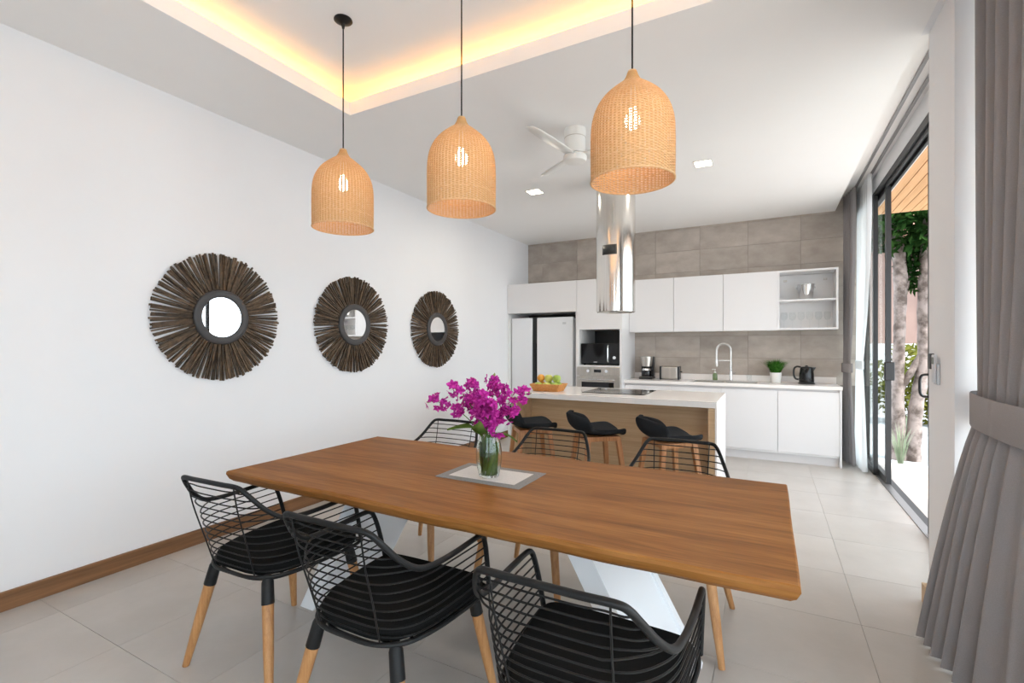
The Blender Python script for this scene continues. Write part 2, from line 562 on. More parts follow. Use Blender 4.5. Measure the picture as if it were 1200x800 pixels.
# sliding door towards the terrace
door = struct(empty('door_1', (1.0, 5.1, 0)), 'dark framed glass sliding door standing open to the terrace', 'door')
DX, DY = 1.0, 5.1
def dbox(x0, x1, y0, y1, z0, z1, bev=0.0):
    return bx(x0 - DX, x1 - DX, y0 - DY, y1 - DY, z0, z1, bev=bev)
dbox(0.992, 1.10, PY1, 7.0, 2.935, 2.998).build('head_frame', M_FRAME, door)
dbox(1.01, 1.02, PY1, 7.0, 2.90, 2.936).build('head_track', M_FRAME, door)
dbox(1.055, 1.065, PY1, 7.0, 2.90, 2.936).build('head_track', M_FRAME, door)
dbox(0.985, 1.045, PY1, 7.0, -0.02, 0.006).build('floor_track', M_TRACK, door)
dbox(1.045, 1.10, PY1, 7.0, -0.02, 0.004).build('floor_track', M_FRAME, door)
for px0, px1, py0, py1 in ((1.010, 1.052, 5.86, 6.998), (0.966, 1.006, 6.22, 6.998), (1.010, 1.052, 3.28, 4.46)):
    pn = MB()
    ys = 0.05
    z1 = 2.93
    pn.box(px0 - DX, px1 - DX, py0 - DY, py0 + ys - DY, 0.008, z1)
    ye = ys if py1 < 6 else 0.02
    pn.box(px0 - DX, px1 - DX, py1 - ye - DY, py1 - DY, 0.008, z1)
    pn.box(px0 - DX, px1 - DX, py0 + ys - DY, py1 - ye - DY, 0.008, 0.075)
    pn.box(px0 - DX, px1 - DX, py0 + ys - DY, py1 - ye - DY, z1 - 0.06, z1)
    p = pn.build('sliding_panel', M_FRAME, door)
    mx = (px0 + px1) / 2
    dbox(mx - 0.004, mx + 0.004, py0 + ys, py1 - ye, 0.075, z1 - 0.06).build('pane', M_GLASS, p)
dbox(0.995, 1.075, 5.835, 5.875, 1.02, 1.20, bev=0.008).build('lock', M_BLKPLASTIC, door)
hp = [(1.012, 4.43, 1.15), (0.975, 4.43, 1.145), (0.960, 4.43, 1.12), (0.958, 4.43, 1.07), (0.960, 4.43, 1.02), (0.975, 4.43, 0.995), (1.012, 4.43, 0.99)]
MB().tube([(x - DX, y - DY, z) for x, y, z in catmull(hp, 4)], 0.009).build('pull_handle', M_BLKPLASTIC, door)

# curtain tracks in the pocket
for k, xx in enumerate((0.868, 0.944)):
    t = bx(xx - 0.010, xx + 0.010, YR + 0.1, YB - 0.05, ZU - 0.018, ZU).build('curtain_track', M_TRACK)
    tag(t, ('thin grey curtain rail in the ceiling pocket, inner of the two', 'thin grey curtain rail in the ceiling pocket, beside the sliding doors')[k], 'curtain rail')

# ------------------------------------------------------------------ outdoors
struct(bx(1.10, 4.2, -6, 7.05, -0.3, -0.012).build('terrace_floor', M_TERRACE), 'pale stone terrace outside the sliding door', 'terrace')
struct(bx(-40, 60, -40, 60, -0.5, -0.27).build('garden_ground', M_GROUND), 'pale bluish paving beyond the terrace', 'ground')
sof = struct(bx(1.15, 2.65, -3, 7.5, 3.03, 3.2).build('soffit', M_SOFFIT), 'timber boarded soffit above the terrace', 'soffit')
bw = 0.095
bmesh_board = bx(-bw / 2 + 0.004, bw / 2 - 0.004, -5.25, 5.25, -0.012, 0.012).mesh('board')
k = 0
while 1.15 + (k + 1) * bw < 2.66:
    link('board', bmesh_board, M_SOFFIT, sof, (1.15 + (k + 0.5) * bw, 2.25, 3.02)); k += 1

# ------------------------------------------------------------------ dining table
TX0, TX1, TY0, TY1, TZ = -2.312, 0.072, 1.385, 2.41, 0.75
TCX, TCY = (TX0 + TX1) / 2, (TY0 + TY1) / 2
table = tag(empty('dining_table', (TCX, TCY, 0)), 'long teak dining table with wavy natural edges on white slanted steel legs', 'table')
def table_outline(ins):
    pts = []
    hx, hy = (TX1 - TX0) / 2, (TY1 - TY0) / 2
    n = 48
    wob = lambda x, s: 0.004 * math.sin(3.1 * x + s) + 0.003 * math.sin(7.7 * x + 2 * s) + 0.002 * math.sin(19 * x + s)
    for k in range(n + 1):
        x = -hx + 2 * hx * k / n
        pts.append((x * (hx - ins) / hx, -(hy - ins) - wob(x, 1.0)))
    for k in range(1, 10):
        t = k / 10
        pts.append((hx - ins + 0.001 * math.sin(9 * t), -(hy - ins) + 2 * (hy - ins) * t))
    for k in range(n + 1):
        x = hx - 2 * hx * k / n
        pts.append((x * (hx - ins) / hx, (hy - ins) + wob(x, 4.0)))
    for k in range(1, 10):
        t = k / 10
        pts.append((-hx + ins - 0.001 * math.sin(7 * t), (hy - ins) - 2 * (hy - ins) * t))
    return pts
tm = MB()
rows = []
for ins, z in ((0.007, 0.75), (0.002, 0.747), (0.0, 0.735), (0.010, 0.712), (0.024, 0.699)):
    rows.append([(x, y, z) for x, y in table_outline(ins)])
tm.grid(rows, smooth=False, wrap=True)
nn = len(rows[0])
tm.f.append(tuple(range(nn))); tm.sm.append(False)
tm.f.append(tuple(4 * nn + k for k in range(nn))[::-1]); tm.sm.append(False)
tm.build('tabletop', M_TABLE, table)
def table_leg(sgn):
    # broad steel plate leaning outwards to the floor, raised flanges along its edges
    foot = -0.262 if sgn > 0 else -2.136
    y0, y1 = 1.68 - TCY, 2.190 - TCY
    def xs(z, d): return foot - TCX - sgn * (0.56 * z + d)
    def slab(d0, d1, ya, yb):
        poly = [(xs(0, d0), 0.0), (xs(0, d1), 0.0), (xs(0.699, d1), 0.699), (xs(0.699, d0), 0.699)]
        return MB().prism(poly, 1, ya, yb)
    leg = slab(0.0, 0.082, y0, y1).build('leg', M_WHITESTEEL, table)
    for ya in (y0, y1 - 0.045):
        slab(-0.014, 0.0, ya, ya + 0.045).build('flange', M_WHITESTEEL, leg)
    return leg
table_leg(1); table_leg(-1)
bx(-0.55, 0.38, 0.02, 0.08, 0.66, 0.699).build('stretcher', M_WHITESTEEL, table)

# ------------------------------------------------------------------ wire armchairs
def make_chair():
    root = empty('wire_armchair', (0, 0, 0))
    half = [(0.0, -0.356, 0.828), (0.09, -0.354, 0.827), (0.155, -0.350, 0.826), (0.180, -0.338, 0.814), (0.201, -0.314, 0.780), (0.226, -0.272, 0.728),
            (0.248, -0.215, 0.686), (0.258, -0.140, 0.673), (0.265, -0.04, 0.672), (0.268, 0.085, 0.675), (0.267, 0.125, 0.669), (0.265, 0.147, 0.642),
            (0.260, 0.172, 0.57), (0.252, 0.203, 0.442)]
    full = [(-x, y, z) for x, y, z in half[:0:-1]] + half
    MB().tube(catmull(full, 5), 0.0095, 10).build('top_rail', M_BLACK, root)
    drop = half[2:8]
    def rail_at(z):
        for a, b in zip(drop, drop[1:]):
            if a[2] >= z >= b[2]:
                t = (a[2] - z) / (a[2] - b[2])
                return (a[0] + (b[0] - a[0]) * t, a[1] + (b[1] - a[1]) * t)
        return drop[-1][:2]
    post = half[10:]
    def post_at(z):
        for a, b in zip(post, post[1:]):
            if a[2] >= z >= b[2]:
                t = (a[2] - z) / (a[2] - b[2])
                return (a[0] + (b[0] - a[0]) * t, a[1] + (b[1] - a[1]) * t)
        return post[-1][:2]
    yb = lambda z: -0.250 - 0.100 * (z - 0.45) / 0.37
    for k in range(12):
        z = 0.463 + 0.0305 * k
        y = yb(z)
        if z < 0.66:
            ex, ey = post_at(z)
            xs = ex - 0.006
            h = [(0.0, y), (0.075, y + 0.001), (0.125, y + 0.008), (0.175, y + 0.030), (0.215, y + 0.075), (xs - 0.014, y + 0.14), (xs - 0.004, y + 0.23), (ex, ey)]
        else:
            ex, ey = rail_at(z)
            h = [(0.0, y), (0.08, y + 0.001), (0.13, y + 0.008), ((0.13 + ex) / 2 + 0.012, (y + ey) / 2 - 0.004), (ex, ey)]
        pth = [(-a, b, z) for a, b in h[:0:-1]] + [(a, b, z) for a, b in h]
        MB().tube(catmull(pth, 4), 0.0029, 6).build('wire', M_BLACK, root)
    for s in (-1, 1):
        MB().tube(catmull([(s * 0.145, -0.347, 0.823), (s * 0.142, -0.325, 0.71), (s * 0.136, -0.283, 0.57), (s * 0.126, -0.246, 0.440)], 4), 0.0028, 6).build('upright_wire', M_BLACK, root)
    ring = [(0.0, -0.262), (0.11, -0.255), (0.19, -0.205), (0.230, -0.10), (0.250, 0.05), (0.254, 0.155), (0.238, 0.205), (0.18, 0.222), (0.0, 0.226)]
    def closed(rg, z):
        return [(x, y, z) for x, y in rg] + [(-x, y, z) for x, y in rg[-2:0:-1]]
    MB().tube(catmull(closed(ring, 0.440), 4, True), 0.0075, 8, closed=True).build('seat_ring', M_BLACK, root)
    low = [(x * 0.84, y * 0.88) for x, y in ring]
    MB().tube(catmull(closed(low, 0.418), 4, True), 0.0075, 8, closed=True).build('support_ring', M_BLACK, root)
    for k in range(6):
        y = -0.17 + 0.064 * k
        xw = 0.205 if y < -0.1 else 0.24
        MB().tube([(-xw, y, 0.440), (-xw * 0.5, y, 0.434), (xw * 0.5, y, 0.434), (xw, y, 0.440)], 0.0032, 6).build('seat_wire', M_BLACK, root)
    # upholstered pad
    prof = [(0.93, 0.440), (0.965, 0.452), (0.965, 0.472), (0.925, 0.484), (0.6, 0.489)]
    outl = catmull(closed(ring, 0), 5, True)
    pad = MB()
    rows = [[(p.x * s * 0.99, -0.005 + (p.y + 0.005) * s * 0.985, z) for p in outl] for s, z in prof]
    pad.grid(rows, wrap=True)
    n = len(outl)
    pad.f.append(tuple(4 * n + k for k in range(n))); pad.sm.append(True)
    pad.f.append(tuple(range(n))[::-1]); pad.sm.append(False)
    pad.build('seat_pad', M_PAD, root)
    for sx, sy, tx, ty, fx, fy in ((-1, -1, 0.160, -0.215, 0.262, -0.285), (1, -1, 0.160, -0.215, 0.262, -0.285), (-1, 1, 0.190, 0.175, 0.255, 0.250), (1, 1, 0.190, 0.175, 0.255, 0.250)):
        a, b = Vector((sx * tx, ty, 0.445)), Vector((sx * fx, fy, 0.0))
        m1 = a.lerp(b, 0.23)
        lg = MB().tube([m1, a.lerp(b, 0.6), b], [0.0220, 0.0195, 0.0135], 14).build('leg', M_LEG, root)
        MB().tube([a, a.lerp(b, 0.06), a.lerp(b, 0.235)], [0.013, 0.0225, 0.0240], 14).build('leg_socket', M_BLACK, lg)
        MB().tube([a + Vector((0, 0, -0.018)), Vector((sx * 0.03, ty * 0.9, 0.424))], 0.0065, 8).build('brace', M_BLACK, lg)
    return root
chair = make_chair()
chairs = [(-1.925, 1.432, 2, 'black wire armchair facing the kitchen at the table end beside the teak baseboard'),
          (-1.178, 1.345, 1, 'black wire armchair facing the kitchen, between two others at the long table'),
          (-0.432, 1.31, 0, 'black wire armchair facing the kitchen at the table end nearest the tall drape'),
          (-1.945, 2.435, 180, 'black wire armchair behind the orchids, on the kitchen side of the table'),
          (-1.165, 2.435, 180, 'black wire armchair facing the orchid vase, between two others on the kitchen side'),
          (-0.428, 2.435, 180, 'black wire armchair in front of the kitchen island waterfall end')]
for k, (x, y, a, lab) in enumerate(chairs):
    o = chair if k == 0 else copy_tree(chair)
    o.location = (x, y, 0)
    o.rotation_euler = (0, 0, R(a))
    tag(o, lab, 'chair', 'wire armchairs around the dining table')

# ------------------------------------------------------------------ pendant lamps
def make_pendant():
    root = empty('pendant_lamp', (0, 0, 0))      # origin at shade rim height
    H = 0.40
    prof = [(0.160, 0.0), (0.1605, 0.06), (0.161, 0.13), (0.160, 0.19), (0.157, 0.228), (0.149, 0.263), (0.135, 0.295), (0.114, 0.325), (0.088, 0.350), (0.062, 0.371), (0.042, 0.387), (0.030, 0.402), (0.022, 0.418), (0.016, 0.436)]
    cur = catmull([(r, 0, z) for r, z in prof], 10)
    # resample by arc length
    L = [0]
    for a, b in zip(cur, cur[1:]): L.append(L[-1] + (b - a).length)
    def at(s):
        for i in range(len(L) - 1):
            if L[i + 1] >= s:
                t = (s - L[i]) / max(1e-9, L[i + 1] - L[i])
                p = cur[i].lerp(cur[i + 1], t)
                d = (cur[i + 1] - cur[i]).normalized()
                return p.x, p.z, d
        return cur[-1].x, cur[-1].z, Vector((0, 0, 1))
    NR = 60
    weave = MB()
    step = 0.0050
    ns = int(L[-1] / step)
    seg = NR * 2
    for j in range(ns + 1):
        r, z, d = at(j * step)
        nx, nz = d.z, -d.x      # outward normal in (r, z)
        rows = [[], [], [], []]
        hw, th = 0.0017, 0.0010
        for k in range(seg):
            a = 2 * PI * k / seg
            off = (0.0018 if (k // 2 + j) % 2 == 0 else -0.0018) if r > 0.05 else 0
            rr, zz = r + nx * off, z + nz * off
            for q, (du, dn) in enumerate(((-hw, -th), (-hw, th), (hw, th), (hw, -th))):
                R2 = rr + d.x * du + nx * dn
                Z2 = zz + d.z * du + nz * dn
                rows[q].append((R2 * math.cos(a), R2 * math.sin(a), Z2))
        base = len(weave.v)
        for q in range(4): weave.v += rows[q]
        for q in range(4):
            for k in range(seg):
                weave.f.append((base + q * seg + k, base + q * seg + (k + 1) % seg, base + ((q + 1) % 4) * seg + (k + 1) % seg, base + ((q + 1) % 4) * seg + k))
                weave.sm.append(True)
    sh = weave.build('shade', M_CANE, root, fix=False)
    ribs = MB()
    for k in range(NR):
        a = 2 * PI * (k + 0.5) / NR
        ca, sa = math.cos(a), math.sin(a)
        rows = [[], []]
        for i in range(0, ns + 1, 2):
            r, z, d = at(i * step)
            hw = min(0.0042, 0.25 * r * 2 * PI / NR + 0.0006)
            for q, s in enumerate((-1, 1)):
                rows[q].append(((r + 0.0012) * ca - s * hw * sa, (r + 0.0012) * sa + s * hw * ca, z))
        ribs.grid(rows)
    ribs.build('cane_ribs', M_CANE2, sh, fix=False)
    for z, r in ((0.0, 0.161), (0.062, 0.1605)):
        MB().tube([(r * math.cos(2 * PI * k / 64), r * math.sin(2 * PI * k / 64), z) for k in range(64)], 0.0042 if z == 0 else 0.003, 6, closed=True).build('rim', M_CANE, root, fix=False)
    MB().lathe([(0.0, 0.432), (0.010, 0.430), (0.016, 0.38), (0.016, 0.29), (0.0, 0.29)], 16).build('socket', M_WHITEPL, root)
    bulb_m = mat('lit_bulb', (1, 0.95, 0.85), 0.3, emit=(1.0, 0.86, 0.68), estr=24.0)
    MB().lathe([(0.001, 0.205), (0.014, 0.208), (0.025, 0.218), (0.030, 0.235), (0.028, 0.252), (0.020, 0.270), (0.013, 0.283), (0.013, 0.292)], 20, cap0=True).build('bulb', bulb_m, root)
    return root
PEND = [(-2.078, 1.9, 2.005, 'rattan bell pendant lamp nearest the white wall, hung from a black ceiling rose'),
        (-1.29, 1.9, 2.005, 'rattan bell pendant lamp hanging above the orchid vase, middle of three'),
        (-0.477, 1.9, 2.005, 'rattan bell pendant lamp in front of the steel cooker hood')]
pend = make_pendant()
for k, (x, y, z, lab) in enumerate(PEND):
    o = pend if k == 0 else copy_tree(pend)
    o.location = (x, y, z)
    tag(o, lab, 'pendant lamp', 'rattan pendant lamps over the table')
    top = ZU - z
    MB().tube([(0, 0, 0.42), (0, 0, top - 0.02)], 0.0035, 8).build('cord', M_BLACK, o)
    MB().lathe([(0.0, top), (0.048, top), (0.050, top - 0.006), (0.035, top - 0.016), (0.012, top - 0.026), (0.006, top - 0.05), (0.0, top - 0.05)], 24).build('ceiling_rose', M_BLACK, o)

# ------------------------------------------------------------------ stick mirrors
stick_meshes = []
for k in range(5):
    wdt = (0.0052, 0.0064, 0.0076, 0.0056, 0.0046)[k]
    stick_meshes.append(bx(0, 1, -wdt, wdt, -0.004, 0.004).mesh('stick'))
for me in stick_meshes: me.materials.append(M_TWIG)
def stick_mirror(y, z, label):
    root = tag(empty('stick_mirror', (XL, y, z)), label, 'mirror', 'round stick mirrors on the white wall')
    root.rotation_euler = (0, R(90), 0)     # local z -> +X (out of wall)
    rnd = random.Random(int(y * 100))
    n = 128
    for layer in range(2):
        for k in range(n if layer == 0 else 70):
            a = 2 * PI * (k + rnd.uniform(-0.42, 0.42)) / (n if layer == 0 else 70)
            if layer == 0 and rnd.random() < 0.05: continue
            me = rnd.choice(stick_meshes)
            s = bpy.data.objects.new('stick', me)
            C.objects.link(s); s.parent = root
            ln = rnd.uniform(0.436, 0.452) - 0.15
            s.scale = (ln, 1, 1)
            a2 = a + rnd.uniform(-0.015, 0.015)
            zz = 0.012 + layer * 0.012
            s.location = (0.15 * math.cos(a), 0.15 * math.sin(a), zz)
            s.rotation_euler = (0, 0, a2)
    MB().lathe([(0.0, 0.002), (0.22, 0.002), (0.22, 0.008), (0.0, 0.008)], 48).build('backing', M_MRING, root)
    MB().lathe([(0.139, 0.030), (0.141, 0.040), (0.147, 0.044), (0.186, 0.044), (0.193, 0.038), (0.195, 0.028), (0.195, 0.02), (0.139, 0.02), (0.139, 0.030)], 64).build('ring', M_MRING, root)
    MB().lathe([(0.0, 0.034), (0.141, 0.034)], 64).build('mirror_glass', M_MIRROR, root)
    return root
stick_mirror(2.03, 1.558, 'round dark stick mirror reflecting the bright sliding door, above the end of the table')
stick_mirror(3.27, 1.555, 'round dark stick mirror between the other two on the white wall')
stick_mirror(4.54, 1.553, 'round dark stick mirror closest to the refrigerator')

# ------------------------------------------------------------------ kitchen tall units
YT = 6.29
ft = tag(empty('refrigerator_cabinet', (-2.9, 6.65, 0)), 'white cabinet built around the refrigerator', 'cabinet')
OX, OY = -2.9, 6.65
def lb(x0, x1, y0, y1, z0, z1, bev=0.0):
    return bx(x0 - OX, x1 - OX, y0 - OY, y1 - OY, z0, z1, bev=bev)
FZ = 2.27
lb(XL + 0.002, -2.352, YT + 0.02, YB - 0.01, 1.845, FZ).build('top_box', M_CARCASS, ft)
lb(XL + 0.004, -2.352, YT, YT + 0.019, 1.84, FZ, 0.0015).build('door', M_LACQUER, ft)
lb(-2.372, -2.352, YT + 0.02, YB - 0.01, 0, 1.845).build('side_panel', M_CARCASS, ft)
lb(XL + 0.002, XL + 0.012, YT + 0.02, YB - 0.01, 0, 1.845).build('side_panel', M_CARCASS, ft)
oc = tag(empty('oven_cabinet', (-2.03, 6.65, 0)), 'tall white cabinet housing the microwave and oven', 'cabinet')
OX, OY = -2.03, 6.65
OC0, OC1 = -2.350, -1.717
lb(OC0, OC1, YT + 0.02, YB - 0.01, 1.585, FZ).build('top_box', M_CARCASS, oc)
lb(OC0 + 0.003, OC1, YT, YT + 0.019, 1.583, FZ, 0.0015).build('door', M_LACQUER, oc)
lb(OC0, OC0 + 0.035, YT, YB - 0.01, 0.1, 1.583).build('side_panel', M_CARCASS, oc)
lb(OC1 - 0.03, OC1, YT, YB - 0.01, 0.1, 1.583).build('side_panel', M_LACQUER, oc)
lb(OC0 + 0.035, OC1 - 0.03, YT + 0.002, YB - 0.01, 1.075, 1.095).build('niche_shelf', M_CARCASS, oc)
lb(OC0 + 0.035, OC1 - 0.03, YB - 0.03, YB - 0.01, 1.095, 1.583).build('niche_back', M_BLKPLASTIC, oc)
lb(OC0 + 0.035, OC1 - 0.03, YT + 0.02, YB - 0.01, 0.46, 0.475).build('oven_shelf', M_CARCASS, oc)
lb(OC0 + 0.035, OC1 - 0.03, YT, YT + 0.019, 0.1, 0.455, 0.0015).build('drawer', M_LACQUER, oc)
lb(OC0, OC1, YT + 0.05, YB - 0.01, 0.0, 0.099).build('kick_plate', M_KICK, oc)

# refrigerator, two doors with a dark centre channel
fr = tag(empty('refrigerator', (-2.91, 6.7, 0)), 'white side by side refrigerator with a dark centre handle channel', 'refrigerator')
OX, OY = -2.91, 6.7
lb(-3.42, -2.445, 6.46, 6.98, 0.03, 1.755, 0.004).build('body', M_FRIDGE, fr)
for x in (-3.35, -2.5):
    for y in (6.52, 6.92):
        MB().lathe([(0.022, 0), (0.022, 0.03)], 12, x - OX, y - OY, 0, True, True).build('foot', M_BLKPLASTIC, fr)
lb(-3.425, -3.085, 6.385, 6.455, 0.05, 1.775, 0.010).build('door', M_FRIDGE, fr)
lb(-3.005, -2.442, 6.385, 6.455, 0.05, 1.775, 0.010).build('door', M_FRIDGE, fr)
lb(-3.083, -3.007, 6.410, 6.455, 0.05, 1.775).build('centre_channel', M_BLKPLASTIC, fr)
lb(-3.070, -3.020, 6.392, 6.410, 0.75, 1.40).build('handle_panel', M_BLKGLASS, fr)
lb(-2.60, -2.545, 6.3835, 6.3852, 1.67, 1.70).build('badge', mat('badge_silver', (0.55, 0.56, 0.58), 0.3, 0.8), fr)

# microwave
mw = tag(empty('microwave', (-2.03, 6.5, 1.0954)), 'black microwave in the niche above the oven', 'microwave')
OX, OY = -2.03, 6.5
def lbz(zb, x0, x1, y0, y1, z0, z1, bev=0.0):
    return bx(x0 - OX, x1 - OX, y0 - OY, y1 - OY, z0 - zb, z1 - zb, bev=bev)
lbz(1.095, -2.305, -1.752, 6.35, 6.80, 1.110, 1.395, 0.006).build('body', M_BLKPLASTIC, mw)
for x in (-2.27, -1.79):
    for y in (6.39, 6.75):
        MB().lathe([(0.014, 0), (0.014, 0.016)], 10, x - OX, y - OY, 0, True, True).build('foot', M_BLKPLASTIC, mw)
lbz(1.095, -2.303, -1.90, 6.332, 6.349, 1.114, 1.391, 0.004).build('door', M_BLKGLASS, mw)
lbz(1.095, -1.898, -1.754, 6.334, 6.349, 1.114, 1.391, 0.003).build('control_panel', M_BLKPLASTIC, mw)
MB().tube(catmull([(-1.912 - OX, 6.333 - OY, 0.045), (-1.912 - OX, 6.305 - OY, 0.07), (-1.912 - OX, 6.302 - OY, 0.16), (-1.912 - OX, 6.305 - OY, 0.25), (-1.912 - OX, 6.333 - OY, 0.275)], 4), 0.009, 8).build('handle', M_CHROME, mw)
kn = MB().tube([(-1.826 - OX, 6.334 - OY, 0.105), (-1.826 - OX, 6.312 - OY, 0.105)], 0.022, 18).build('knob', M_CHROME, mw)
lbz(1.095, -2.12, -2.07, 6.3312, 6.332, 1.135, 1.142).build('badge', M_CHROME, mw)

# oven
ov = tag(empty('oven', (-2.03, 6.5, 0.475)), 'stainless steel built-in oven with two knobs', 'oven')
def lo(*a, **k): return lbz(0.475, *a, **k)
lo(-2.31, -1.752, 6.2895, 6.85, 0.476, 1.072).build('body', M_STEEL, ov)
lo(-2.335, -1.735, 6.258, 6.289, 0.955, 1.074, 0.002).build('control_panel', M_STEEL, ov)
od = lo(-2.335, -1.735, 6.252, 6.289, 0.485, 0.945, 0.003).build('door', M_STEEL, ov)
lo(-2.265, -1.815, 6.249, 6.2535, 0.54, 0.87).build('window', M_BLKGLASS, od)
MB().tube([(-2.29 - OX, 6.212 - OY, 0.905 - 0.475), (-1.79 - OX, 6.212 - OY, 0.905 - 0.475)], 0.010, 12).build('handle', M_CHROME, od)
for x in (-2.25, -1.83):
    MB().tube([(x - OX, 6.252 - OY, 0.43), (x - OX, 6.212 - OY, 0.43)], 0.006, 8).build('handle_post', M_CHROME, od)
for x in (-2.17, -1.915):
    MB().tube([(x - OX, 6.258 - OY, 0.545), (x - OX, 6.235 - OY, 0.545)], [0.024, 0.020], 18).build('knob', M_CHROME, ov)
lo(-2.09, -1.99, 6.2555, 6.258, 1.000, 1.040).build('display', M_BLKGLASS, ov)

# ------------------------------------------------------------------ upper cabinets
UX = [-1.715, -1.118, -0.513, 0.092, 0.708]
UZ0, UZ1, UY = 1.552, 2.268, 6.65
ulab = ['white wall cabinet beside the oven column, behind the cooker hood', 'white wall cabinet above the toaster', 'white wall cabinet above the tall tap, next to the open shelves']
for k in range(3):
    x0, x1 = UX[k], UX[k + 1]
    r = tag(empty('wall_cabinet', ((x0 + x1) / 2, 6.82, UZ0)), ulab[k], 'cabinet', 'white wall cabinets')
    OX, OY = (x0 + x1) / 2, 6.82
    lbz(UZ0, x0 + 0.0005, x1 - 0.0005, UY + 0.02, YB - 0.004, UZ0, UZ1).build('body', M_CARCASS, r)
    lbz(UZ0, x0 + 0.002, x1 - 0.002, UY, UY + 0.019, UZ0 - 0.004, UZ1, 0.0015).build('door', M_LACQUER, r)
x0, x1 = UX[3], UX[4]
OX, OY = (x0 + x1) / 2, 6.82
sh = tag(empty('open_shelf_unit', (OX, OY, UZ0)), 'white open wall shelf holding a steel bucket and stemware', 'shelf')
T = 0.022
lbz(UZ0, x0, x0 + T, UY, YB - 0.004, UZ0, UZ1).build('side_panel', M_LACQUER, sh)
lbz(UZ0, x1 - T, x1, UY, YB - 0.004, UZ0, UZ1).build('side_panel', M_LACQUER, sh)
lbz(UZ0, x0 + T, x1 - T, UY, YB - 0.004, UZ1 - T, UZ1).build('top_panel', M_LACQUER, sh)
lbz(UZ0, x0 + T, x1 - T, UY, YB - 0.004, UZ0, UZ0 + T).build('bottom_panel', M_LACQUER, sh)
lbz(UZ0, x0 + T, x1 - T, UY + 0.003, YB - 0.02, 1.895, 1.915).build('shelf_board', M_LACQUER, sh)
lbz(UZ0, x0 + T, x1 - T, YB - 0.02, YB - 0.004, UZ0 + T, UZ1 - T).build('back_panel', M_CARCASS, sh)
for x in (x0 + 0.09, x1 - 0.10):
    lbz(UZ0, x - 0.02, x + 0.02, YB - 0.028, YB - 0.02, 2.165, 2.19, 0.003).build('hanger_bracket', M_STEEL, sh)

# bucket
bk = tag(empty('ice_bucket', (0.395, 6.80, 1.9154)), 'shiny steel ice bucket on the open shelf', 'bucket')
MB().lathe([(0.0, 0.004), (0.066, 0.0), (0.070, 0.006), (0.092, 0.175), (0.098, 0.182), (0.096, 0.188), (0.088, 0.182), (0.066, 0.012), (0.0, 0.010)], 36).build('body', M_CHROME, bk)
for s in (-1, 1):
    MB().tube(catmull([(s * 0.084, 0, 0.135), (s * 0.098, 0, 0.138), (s * 0.100, 0, 0.146), (s * 0.098, 0, 0.154), (s * 0.086, 0, 0.157)], 4), 0.003, 6).build('handle', M_CHROME, bk)
# stemware
M_CLEAR = clear_glass('stemware_glass', (0.975, 0.98, 0.98), 1.25)
wg_me = MB().lathe([(0.033, 0.0), (0.032, 0.003), (0.006, 0.007), (0.004, 0.02), (0.004, 0.085), (0.010, 0.093), (0.028, 0.108), (0.037, 0.135), (0.036, 0.165), (0.030, 0.195), (0.0285, 0.195), (0.0345, 0.165), (0.0355, 0.135), (0.026, 0.110), (0.0, 0.096)], 20).mesh('wine_glass')
for k in range(6):
    g = link('wine_glass', wg_me, M_CLEAR, None, (0.165 + 0.090 * k, 6.79 + 0.012 * (k % 2), UZ0 + T + 0.0004))
    tag(g, 'clear stemmed wine glass in the row under the ice bucket shelf', 'wine glass', 'wine glasses in the open shelf')

# ------------------------------------------------------------------ base cabinets, worktop, sink
BY = 6.42
blab = ['white handleless base cabinet beside the oven column', 'white handleless base cabinet under the toaster', 'white handleless base cabinet below the sink', 'white handleless base cabinet with end panel next to the drapes']
for k in range(4):
    x0, x1 = UX[k], UX[k + 1] - (0.012 if k == 3 else 0)
    OX, OY = (x0 + x1) / 2, 6.7
    r = tag(empty('base_cabinet', (OX, OY, 0)), blab[k], 'cabinet', 'white base cabinets')
    lb(x0 + 0.0005, x1 - 0.0005, BY + 0.021, YB - 0.004, 0.1, 0.60).build('body', M_CARCASS, r)
    lb(x0 + 0.002, x1 - 0.002, BY, BY + 0.02, 0.125, 0.835, 0.0015).build('door', M_LACQUER, r)
    lb(x0, x1, BY + 0.026, BY + 0.036, 0.60, 0.865).build('handle_channel', M_KICK, r)
    lb(x0, x1, BY + 0.05, BY + 0.065, 0, 0.099).build('kick_plate', M_KICK, r)
    if k == 3:
        lb(x1, x1 + 0.02, BY - 0.005, YB - 0.004, 0, 0.865).build('end_panel', M_LACQUER, r)
wt = tag(empty('worktop', (-0.5, 6.7, 0.865)), 'pale quartz worktop with upstand along the tiled wall', 'worktop')
OX, OY = -0.5, 6.7
WX0, WX1, WZ0, WZ1 = -1.716, 0.722, 0.866, 0.903
SX0, SX1, SY0, SY1 = -0.86, -0.12, 6.50, 6.86
m = MB()
for a in ((WX0, SX0, 6.405, YB - 0.004), (SX1, WX1, 6.405, YB - 0.004), (SX0, SX1, 6.405, SY0), (SX0, SX1, SY1, YB - 0.004)):
    m.box(a[0] - OX, a[1] - OX, a[2] - OY, a[3] - OY, WZ0 - 0.865, WZ1 - 0.865)
m.build('slab', M_QUARTZ, wt)
lbz(0.865, WX0, WX1, YB - 0.024, YB - 0.004, WZ1, WZ1 + 0.075).build('upstand', M_QUARTZ, wt)
sk = tag(empty('sink', (-0.49, 6.68, 0.70)), 'stainless double sink set into the worktop', 'sink')
OX, OY = -0.49, 6.68
